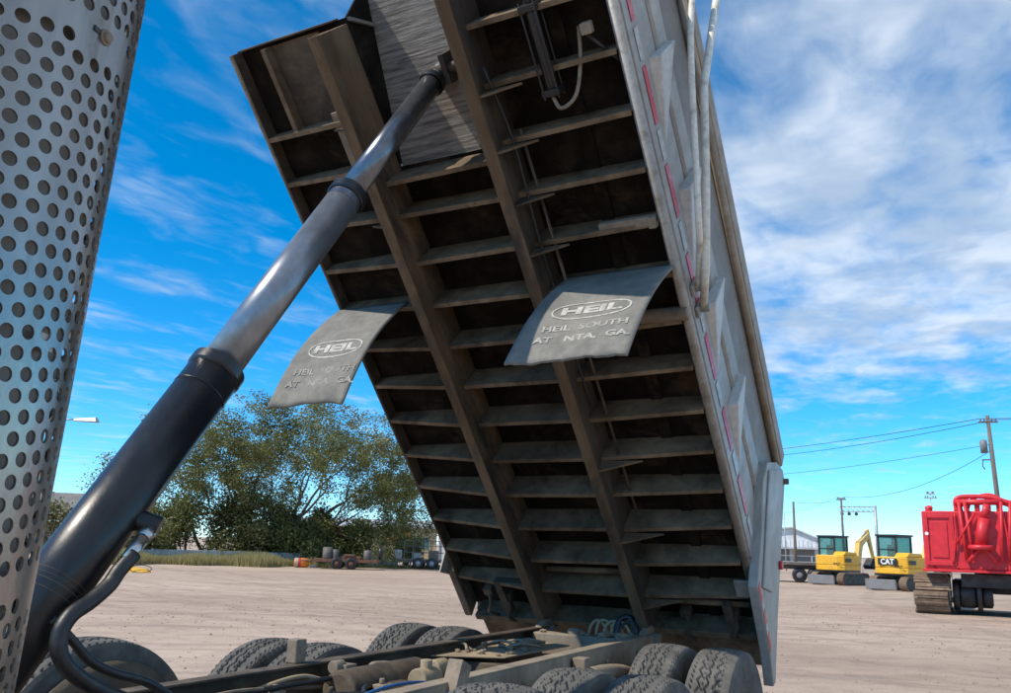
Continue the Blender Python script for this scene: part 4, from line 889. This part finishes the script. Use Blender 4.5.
# poles and wires
def pole(loc, h, label, arms=(), r=.13, nm='utility_pole', m='pole_wood', grp='utility poles', tilt=0, heading=0):
    p = empty(nm, loc, heading); tag(p, label, 'pole', grp); p.rotation_euler = (0, tilt, heading)
    c = MB(); c.cyl((0, 0, -.1), (0, 0, h), r, r*.62, 12); c.build('shaft', m, p)
    for z, L_ in arms:
        c = MB(); c.box((-L_, -.06, z-.05), (L_, .06, z+.05)); a = c.build('crossarm', m, p)
        for x in (-L_+.12, -L_*.4, L_*.4, L_-.12):
            c = MB(); c.lathe([(z+.05, .02), (z+.08, .05), (z+.14, .045), (z+.17, .06), (z+.21, .03), (z+.22, 0)], 8, 'z', (x, 0, 0)); c.build('insulator', 'blade_grey', a)
    return p
PA = gp(.028, 1.0, 60); ph = 10.3
pp = pole(PA, ph, 'tall wooden utility pole with transformer rising behind the red machine', ((9.9, .55),), .17, tilt=-.03, heading=R(20))
c = MB(); c.lathe([(8.0, 0), (8.0, .2), (8.75, .2), (8.8, .12), (8.85, 0)], 16, 'z', (-.42, 0, 0)); c.build('transformer', 'blade_grey', pp)
c = MB(); c.box((-.6, -.05, 7.55), (0, .05, 7.62)); c.tube([(-.55, 0, 7.6), (-.62, 0, 7.2), (-.5, 0, 7.0)], .03, 6); c.build('bracket', 'pole_wood', pp)
P786 = gp(-.18, .984, 90); P797 = gp(-.17, .985, 70); P844 = gp(-.1215, .9926, 80); P877 = gp(-.0885, .996, 85); P931 = gp(-.035, .999, 80)
pole(P797, 5.55, 'dark bare pole rising from the flatbed trailer deck line', (), .13, m='pole_wood')
pole(P786, 5.6, 'thin grey pole nearest the tipped body, left of the shed gable', (), .07, m='galv')
pole(P844, 6.5, 'short pole behind the left yellow excavator holding wires', ((6.35, .4),), .13)
pole(P931, 7.0, 'thin mast with a small cluster of lamps left above red machine', ((6.5, .5), (6.85, .35)), .06, m='galv')
PH = gp(-.33, .944, 105); pole(PH, 12.5, 'utility pole hidden behind the tipped body', ((12.1, .8),), .17)
# railway signal gantry
rg = empty('signal_gantry', P877, R(180+6)); tag(rg, 'grey railway signal gantry with truss arm between the two excavators', 'gantry')
c = MB(); c.cyl((0, 0, 0), (0, 0, 6.1), .16, .13, 12); c.build('post', 'galv', rg)
c = MB()
for z in (5.55, 6.0): c.box((.0, -.04, z-.04), (3.0, .04, z+.04))
for k in range(7): x = .1+k*.42; c.cyl((x, 0, 5.55), (x+.42, 0, 6.0), .03, n=6); c.cyl((x+.42, 0, 6.0), (x+.42, 0, 5.55), .025, n=6)
c.build('truss_arm', 'galv', rg)
for x in (1.6, 2.2, 2.8):
    c = MB(); c.cyl((x, -.1, 5.35), (x, .12, 5.35), .16, n=14); c.box((x-.03, -.03, 5.35), (x+.03, .03, 5.6)); c.build('signal_lamp', 'crane_black', rg)
def wire(a, b, sag, r, label):
    a = Vector(a); b = Vector(b); pts = [a.lerp(b, t)-Vector((0, 0, 4*sag*t*(1-t))) for t in [k/24 for k in range(25)]]
    c = MB(); c.tube(pts, r, 5); o = c.build('power_line', 'wire'); tag(o, label, 'power line', 'power lines')
def V3(p, z): return (p[0], p[1], z)
def off(p, dx, dy, z): return (p[0]+dx, p[1]+dy, z)
HA = math.cos(R(20)), math.sin(R(20))
def armpt(p, x, z, tl=-.03): return (p[0]+(x+z*tl)*HA[0], p[1]+(x+z*tl)*HA[1], z+.2)
wire(armpt(PA, -.43, 9.9), off(PH, -.68, 0, 12.32), .6, .020, 'uppermost power line running left from the tall wooden pole')
wire(armpt(PA, .43, 9.85), off(PH, .68, 0, 12.32), 1.0, .020, 'second power line from top, close under the uppermost one')
wire(armpt(PA, -.1, 8.3), off(PH, 0, 0, 10.2), .9, .014, 'faint middle power line running left from the tall wooden pole')
wire(armpt(PA, -.1, 7.9), off(P844, .28, 0, 6.57), .9, .016, 'sagging wire from tall wooden pole down to the short pole')
wire(off(P844, -.28, 0, 6.57), off(P786, 0, 0, 5.58), .25, .012, 'thin wire from short pole to the thin grey pole')
wire(off(P844, 0, 0, 6.3), off(P797, 0, 0, 5.5), .15, .012, 'thin wire from short pole to the dark bare pole')
for i, (x, z, lab) in enumerate(((-.43, 9.9, 'upper wire leaving tall wooden pole to the right'), (.43, 9.85, 'lower wire leaving tall wooden pole to the right'))):
    q = armpt(PA, x, z); wire(q, (q[0]+42, q[1]-12, 10.2), .8, .018, lab)

# mini excavators
def excavator(loc, rz, label, boomang, cat, m='yellow'):
    e = empty('excavator', loc, rz); tag(e, label, 'excavator', 'yellow excavators')
    for sgn in (-1, 1):
        y0, y1 = sgn*.62, sgn*1.0; y0, y1 = min(y0, y1), max(y0, y1)
        path = []
        for k in range(13): a = math.pi/2+math.pi*k/12; path.append((-1.05+.32*math.cos(a), .33+.32*math.sin(a)))
        for k in range(13): a = -math.pi/2+math.pi*k/12; path.append((1.05+.32*math.cos(a), .33+.32*math.sin(a)))
        c = MB(); c.prism([(p[0]*.96, .33+(p[1]-.33)*.86) for p in path], 'y', y0+.03, y1-.03); tr = c.build('track', 'crane_black', e, .01)
        pads = MB(); L_ = len(path)
        for i in range(L_):
            a = Vector((path[i][0], 0, path[i][1])); b = Vector((path[(i+1) % L_][0], 0, path[(i+1) % L_][1])); seg = (b-a); nseg = max(1, round(seg.length/.17))
            for j in range(nseg):
                mid_ = a+seg*((j+.5)/nseg); ang_ = math.atan2(seg.z, seg.x); mt = Matrix.Translation((mid_.x, 0, mid_.z))@Matrix.Rotation(-ang_, 4, 'Y'); hl = seg.length/nseg*.42
                pads.box((-hl, y0, -.03), (hl, y1, .03), mt)
        po = pads.build('track_pads', 'track_shoe', tr)
    c = MB(); c.cyl((0, 0, .45), (0, 0, .78), .45, n=24); c.box((-.5, -.6, .25), (.5, .6, .55)); c.build('undercarriage', 'crane_black', e)
    c = MB(); c.prism([(-1.95, .08), (-1.86, .05), (-1.82, .30), (-1.88, .52), (-1.97, .55)], 'y', -.8, .8); c.box((-1.83, -.5, .22), (-.9, -.4, .36)); c.box((-1.83, .4, .22), (-.9, .5, .36)); c.build('dozer_blade', 'blade_grey', e, .01)
    # upper body: rounded counterweight
    poly = [(-1.15, -.55), (-1.22, 0), (-1.15, .55), (-.95, .88), (.55, .95), (.75, .8), (.75, -.8), (.55, -.95), (-.95, -.88)]
    c = MB(); c.prism(poly, 'z', .80, 1.08); c.build('deck', m, e, .03)
    poly2 = [(p[0]*1.0, p[1]) for p in poly]; c = MB(); c.prism([(p[0] if p[0] < 0 else (-.30 if p[1] > 0 else .45), p[1]) for p in poly2], 'z', 1.082, 1.62); c.build('counterweight', m, e, .05)
    c = MB(); c.box((-.28, -.05, 1.085), (.70, .9, 1.30)); c.build('cab_base', m, e, .02)
    c = MB(); c.prism([(-1.0, 1.6205), (.40, 1.6205), (.30, 1.80), (-.75, 1.82)], 'y', -.88, -.20); c.build('engine_hood', m, e, .04)
    for yy in (-.7, -.55, -.4):
        c = MB(); c.box((-1.212, yy-.05, 1.15), (-1.19, yy+.05, 1.2)); c.build('vent', 'cab_black', e)
    c = MB(); c.box((-1.0, -.9, .70), (.6, .9, .7995)); c.build('skirt', 'cab_black', e)
    # cab (left side)
    cb = MB(); x0, x1, y0, y1 = -.55, .72, -.08, .88; z0, z1 = 1.30, 2.62
    for x in (x0, x1):
        for y in (y0, y1): cb.box((x-.045, y-.045, z0 if x > 0 else 1.621), (x+.045, y+.045, z1))
    cb.box((x0-.05, y0-.045, 1.95), (x0-.001, y1+.045, 2.0)); cb.box((x0-.045, y0-.045, z1-.06), (x1+.045, y1+.045, z1-.001)); cab = cb.build('cab', 'cab_black', e)
    c = MB(); c.box((x0-.12, y0-.1, z1), (x1+.12, y1+.1, z1+.09)); c.build('roof', 'cab_black', cab, .02)
    for (lo, hi) in (((x0+.05, y0-.012, 1.63), (x1-.05, y0+.002, z1-.01)), ((x0+.05, y1-.002, 1.63), (x1-.05, y1+.012, z1-.01)), ((x0-.012, y0+.05, 1.63), (x0+.002, y1-.05, z1-.01)), ((x1-.002, y0+.05, 1.33), (x1+.012, y1-.05, z1-.01))):
        c = MB(); c.box(lo, hi); c.build('window', 'glass_teal', cab)
    c = MB(); c.box((-.2, .2, 1.31), (.25, .6, 1.75)); c.box((-.28, .2, 1.55), (-.2, .6, 2.2)); c.build('seat', 'cab_black', cab, .04)
    # boom, stick, bucket
    b0 = Vector((.85, -.55, 1.05)); a = boomang; b1 = b0+Vector((math.cos(a), 0, math.sin(a)))*1.25; b2 = b1+Vector((math.cos(a-.75), 0, math.sin(a-.75)))*1.15; s1 = b2+Vector((math.cos(a-2.55), 0, math.sin(a-2.55)))*1.45
    c = MB()
    def beam(p, q, w, h0, h1):
        d = (q-p).normalized(); n_ = Vector((-d.z, 0, d.x)); c.hexa([p+Vector((0, -w, 0))-n_*h0, q+Vector((0, -w, 0))-n_*h1, q+Vector((0, w, 0))-n_*h1, p+Vector((0, w, 0))-n_*h0, p+Vector((0, -w, 0))+n_*h0, q+Vector((0, -w, 0))+n_*h1, q+Vector((0, w, 0))+n_*h1, p+Vector((0, w, 0))+n_*h0])
    beam(b0, b1+(b1-b0)*.04, .15, .15, .20); beam(b1, b2, .145, .195, .12); c.box((.70, -.70, .85), (1.0, -.40, 1.2)); c.build('boom', m+'_pale' if m == 'yellow' else m, e, .01)
    c = MB(); beam(b2+(b2-s1)*.18, s1, .085, .14, .08); c.build('stick', m+'_pale' if m == 'yellow' else m, e, .01)
    c = MB(); c.cyl(b0+Vector((.15, .2, -.1)), b1+Vector((.05, .2, -.18)), .05, n=10); c.cyl(b1+Vector((0, 0, .2)), b2+Vector((.05, 0, .26)), .045, n=10); c.build('hydraulic_ram', 'galv', e)
    c = MB(); bk = [(s1.x+.12, s1.z+.05), (s1.x+.15, s1.z-.25), (s1.x-.05, s1.z-.55), (s1.x-.40, s1.z-.60), (s1.x-.55, s1.z-.42), (s1.x-.15, s1.z)]
    zmin = min(p[1] for p in bk); c.prism([(p[0], p[1]+max(0, .02-zmin)) for p in bk], 'y', -.9, -.2); c.build('bucket', 'crane_black', e, .02)
    # side lettering plate
    c = MB(); c.box((-.9, -.975, 1.25), (-.4, -.956, 1.45)); c.build('decal', 'cab_black', e)
    if cat:
        def rear(x, y): return Vector((-1.275+abs(x)*.1, -x, 1.37+y))
        c = MB(); c.hexa([(-1.265, -.5, 1.22), (-1.225, -.5, 1.22), (-1.225, .5, 1.22), (-1.265, .5, 1.22), (-1.265, -.5, 1.54), (-1.225, -.5, 1.54), (-1.225, .5, 1.54), (-1.265, .5, 1.54)]); c.build('decal', 'cab_black', e)
        text_mesh('CAT', .36, lambda x, y: Vector((-1.268, -x, 1.37+y)), 'lettering', 'cat_white', e, bold=.012)
    return e
excavator(gp(-.1265, .992, 53), R(66), 'yellow mini excavator nearest the flatbed trailer, boom folded in front', 1.30, False)
excavator(gp(-.066, .998, 48), R(62), 'yellow mini excavator with black cab partly hidden by the red machine', 1.05, True)

# red crawler machine
cr = empty('crawler_crane', (2.47, 22.4, 0), 0); tag(cr, 'bright red crawler machine on steel tracks at the right edge', 'crawler crane')
def track(x0, x1, y0, y1, h):
    rr_ = h/2; path = []
    for k in range(15): a = math.pi/2+math.pi*k/14; path.append((y0+rr_+(rr_-.05)*math.cos(a), rr_+(rr_-.05)*math.sin(a)))
    for k in range(15): a = -math.pi/2+math.pi*k/14; path.append((y1-rr_+(rr_-.05)*math.cos(a), rr_+(rr_-.05)*math.sin(a)))
    c = MB(); c.prism([(y0+.25+(p[0]-y0)*(y1-y0-.5)/(y1-y0), rr_+(p[1]-rr_)*.72) for p in path], 'x', x0+.12, x1-.12); tf = c.build('track_frame', 'crane_black', cr, .02)
    for yy in np.linspace(y0+rr_, y1-rr_, 7):
        c = MB(); c.cyl((x0+.06, yy, rr_), (x1-.06, yy, rr_), rr_*.62, n=20); c.build('roller', 'crane_black', tf)
    n = len(path)
    for i in range(n):
        a = Vector((0, path[i][0], path[i][1])); b = Vector((0, path[(i+1) % n][0], path[(i+1) % n][1])); seg = b-a
        if seg.length < 1e-4: continue
        ns = max(1, round(seg.length/.24))
        if seg.length < .24:
            if i % 2: continue
            b = Vector((0, path[(i+2) % n][0], path[(i+2) % n][1])); seg = b-a; ns = max(1, round(seg.length/.24))
        for j in range(ns):
            mid_ = a+seg*((j+.5)/ns); ang_ = math.atan2(seg.z, seg.y); mt = Matrix.Translation(mid_)@Matrix.Rotation(ang_, 4, 'X'); hl = seg.length/ns*.43; jx = random.uniform(-.04, .04)
            c = MB(); c.box((x0+jx, -hl, -.035), (x1+jx, hl, .03), mt); c.box((x0+jx+.02, -hl*.25, -.062), (x1+jx-.02, hl*.25, -.0352), mt); c.build('track_shoe', 'track_shoe', tf)
track(-1.70, -.80, .2, 5.2, 1.12); track(2.6, 3.7, .2, 5.2, 1.12)
for k, (x0_, x1_, r_) in enumerate(((-.70, -.52, .44), (-.50, -.10, .36), (-.08, .06, .46), (.08, .34, .30))):
    c = MB(); c.lathe([(x0_, .0), (x0_, r_-.03), (x0_+.03, r_), (x1_-.03, r_), (x1_, r_-.03), (x1_, .0)], 28, 'x', (0, 1.0, .56)); c.build('drive_drum', 'crane_black', cr)
c = MB(); c.box((-.68, 1.3, .20), (.32, 3.8, .99)); c.box((.3502, 1.6, .60), (2.58, 3.8, .98)); c.cyl((1.0, 2.6, .98), (1.0, 2.6, 1.30), 1.1, n=32); c.build('car_body', 'crane_black', cr, .03)
c = MB(); c.box((-.45, .55, .80), (2.45, .75, 1.18)); c.box((-.3, .75, .95), (-.05, 1.6, 1.15)); c.build('axle_beam', 'crane_black', cr, .02)
c = MB(); c.box((-1.35, .0, 1.30), (3.4, 2.2, 2.96)); hb = c.build('counterweight_box', 'crane_red', cr, .04)
def rb(lo, hi, nm='panel_frame', m='crane_red', bv=.012): c = MB(); c.box(lo, hi); return c.build(nm, m, cr, bv)
for (x0, x1) in ((-1.30, -.52), (.95, 3.3)):
    rb((x0, -.05, 1.40), (x0+.10, -.001, 2.86)); rb((x1-.10, -.05, 1.40), (x1, -.001, 2.86)); rb((x0+.101, -.05, 2.75), (x1-.101, -.001, 2.86)); rb((x0+.101, -.05, 1.40), (x1-.101, -.001, 1.52))
    c = MB(); c.box((x0+.18, -.03, 1.62), (x1-.18, -.001, 2.65)); c.build('panel', 'crane_red', cr, .01)
rb((-1.42, -.03, 1.22), (3.45, 2.25, 1.299), 'base_plate')
c = MB(); c.cyl((.10, -.16, 1.95), (.26, -.16, 2.75), .15, n=24); c.cyl((.26, -.16, 2.75), (.36, -.16, 3.15), .09, n=20); c.build('gantry_ram', 'crane_red', cr)
c = MB(); c.lathe([(1.86, .0), (1.86, .30), (1.93, .34), (2.0, .30), (2.0, 0)], 24, 'z', (.12, -.2, 0)); c.build('ram_foot', 'crane_red', cr)
for x0_, x1_ in ((-.35, -.45), (-.18, -.30), (.52, .62), (.70, .85)):
    c = MB(); c.cyl((x0_+.1, -.10, 1.55), (x1_+.1, -.10, 3.22), .045, n=12); c.build('strut', 'crane_red', cr)
c = MB(); c.cyl((-.5, -.12, 2.0), (.05, -.12, 2.92), .035, n=10); c.cyl((-.25, -.12, 1.5), (.15, -.16, 1.95), .05, n=10); c.cyl((.5, -.12, 1.5), (.2, -.16, 1.95), .05, n=10); c.build('brace', 'crane_red', cr)
c = MB(); c.tube(catmull([(-.42, .2, 2.96), (-.42, .15, 3.28), (-.2, .15, 3.38), (.5, .15, 3.36), (.95, .15, 3.2), (1.5, .2, 3.1)], 5), .065, 12); c.build('top_pipe', 'crane_red', cr)
c = MB(); c.tube(catmull([(-.30, .5, 2.96), (-.28, .45, 3.15), (.1, .45, 3.26), (.8, .45, 3.2), (1.2, .5, 2.96)], 5), .055, 10); c.build('top_pipe', 'crane_red', cr)
c = MB(); c.tube(catmull([(-.15, .3, 2.97), (.0, .2, 3.3), (.45, .2, 3.44), (.9, .25, 3.25), (1.8, .4, 3.12)], 5), .05, 10); c.build('top_pipe', 'crane_red', cr)
c = MB(); c.cyl((-.45, .1, 3.22), (.75, .1, 3.22), .085, n=14); c.build('cross_shaft', 'crane_red', cr)
for x, h in ((-.42, .34), (-.15, .40), (.12, .34), (.40, .46), (.68, .36), (1.05, .22), (1.5, .2), (2.0, .3)):
    c = MB(); c.box((x-.07, .12, 2.9605), (x+.07, .6, 2.96+h)); c.build('lug', 'crane_red', cr, .03)
c = MB(); c.box((1.4, .7, 2.961), (3.2, 1.8, 3.16)); c.build('hatch', 'crane_red', cr, .03)
c = MB(); c.cyl((-1.15, .3, 2.96), (-1.15, .3, 3.05), .10, n=14); c.lathe([(3.05, .12), (3.10, .10), (3.14, 0)], 14, 'z', (-1.15, .3, 0)); c.build('filler_cap', 'crane_red', cr)
for x0_, z0_, x1_, z1_ in ((-.6, 1.45, -.48, 2.9), (.80, 1.45, .72, 3.1), (.9, 1.6, 1.0, 2.95)):
    c = MB(); c.tube(catmull([(x0_, -.07, z0_), ((x0_+x1_)/2+.04, -.10, (z0_+z1_)/2), (x1_, -.06, z1_)], 5), .022, 8); c.build('hose', 'crane_black' if x0_ > .85 else 'crane_red', cr)
for i in range(14):
    c = MB(); x = -.5+.3*i if i < 12 else -1.1; c.lathe([(-.06, .0), (-.06, .022), (-.031, .03)], 8, 'y', (x, .0, 1.36)); c.build('bolt', 'crane_red', cr)
c = MB(); c.hexa([(.95, -.3, 1.30), (1.25, -.3, 1.30), (1.25, -.03, 1.30), (.95, -.03, 1.30), (1.05, -.12, 1.72), (1.15, -.12, 1.72), (1.15, -.03, 1.72), (1.05, -.03, 1.72)]); c.build('lug', 'crane_red', cr, .01)
c = MB(); c.cyl((-1.24, -.055, 2.3), (-1.24, -.001, 2.3), .05, n=14); c.build('marker', 'cat_white', cr)
# sparse pebbles on the yard near the truck
def pebbles():
    rs = np.random.RandomState(9); n = 5000; x = rs.uniform(-14, 10, n); y = rs.uniform(1.0, 24, n); r = rs.gamma(2, .005, n)+.004
    vs = []; fs = []
    base = [(1, 0, 0), (-1, 0, 0), (0, 1, 0), (0, -1, 0), (0, 0, .8), (0, 0, -.3)]; tri = [(0, 2, 4), (2, 1, 4), (1, 3, 4), (3, 0, 4), (2, 0, 5), (1, 2, 5), (3, 1, 5), (0, 3, 5)]
    for i in range(n):
        b = len(vs); k = rs.uniform(.7, 1.3, 6); a = rs.uniform(0, 6.28); ca, sa = math.cos(a), math.sin(a)
        for q, p in enumerate(base): vs.append((x[i]+(p[0]*ca-p[1]*sa)*r[i]*k[q], y[i]+(p[0]*sa+p[1]*ca)*r[i]*k[q], max(-.004, p[2]*r[i]*k[q])))
        fs += [tuple(b+t for t in q) for q in tri]
    me = bpy.data.meshes.new('gravel'); me.from_pydata(vs, [], fs); me.update(); me.materials.append(MATS['clod']); o = bpy.data.objects.new('gravel', me); col.objects.link(o); o['kind'] = 'stuff'; tag(o, 'loose pebbles scattered over the dirt yard', 'gravel')
pebbles()
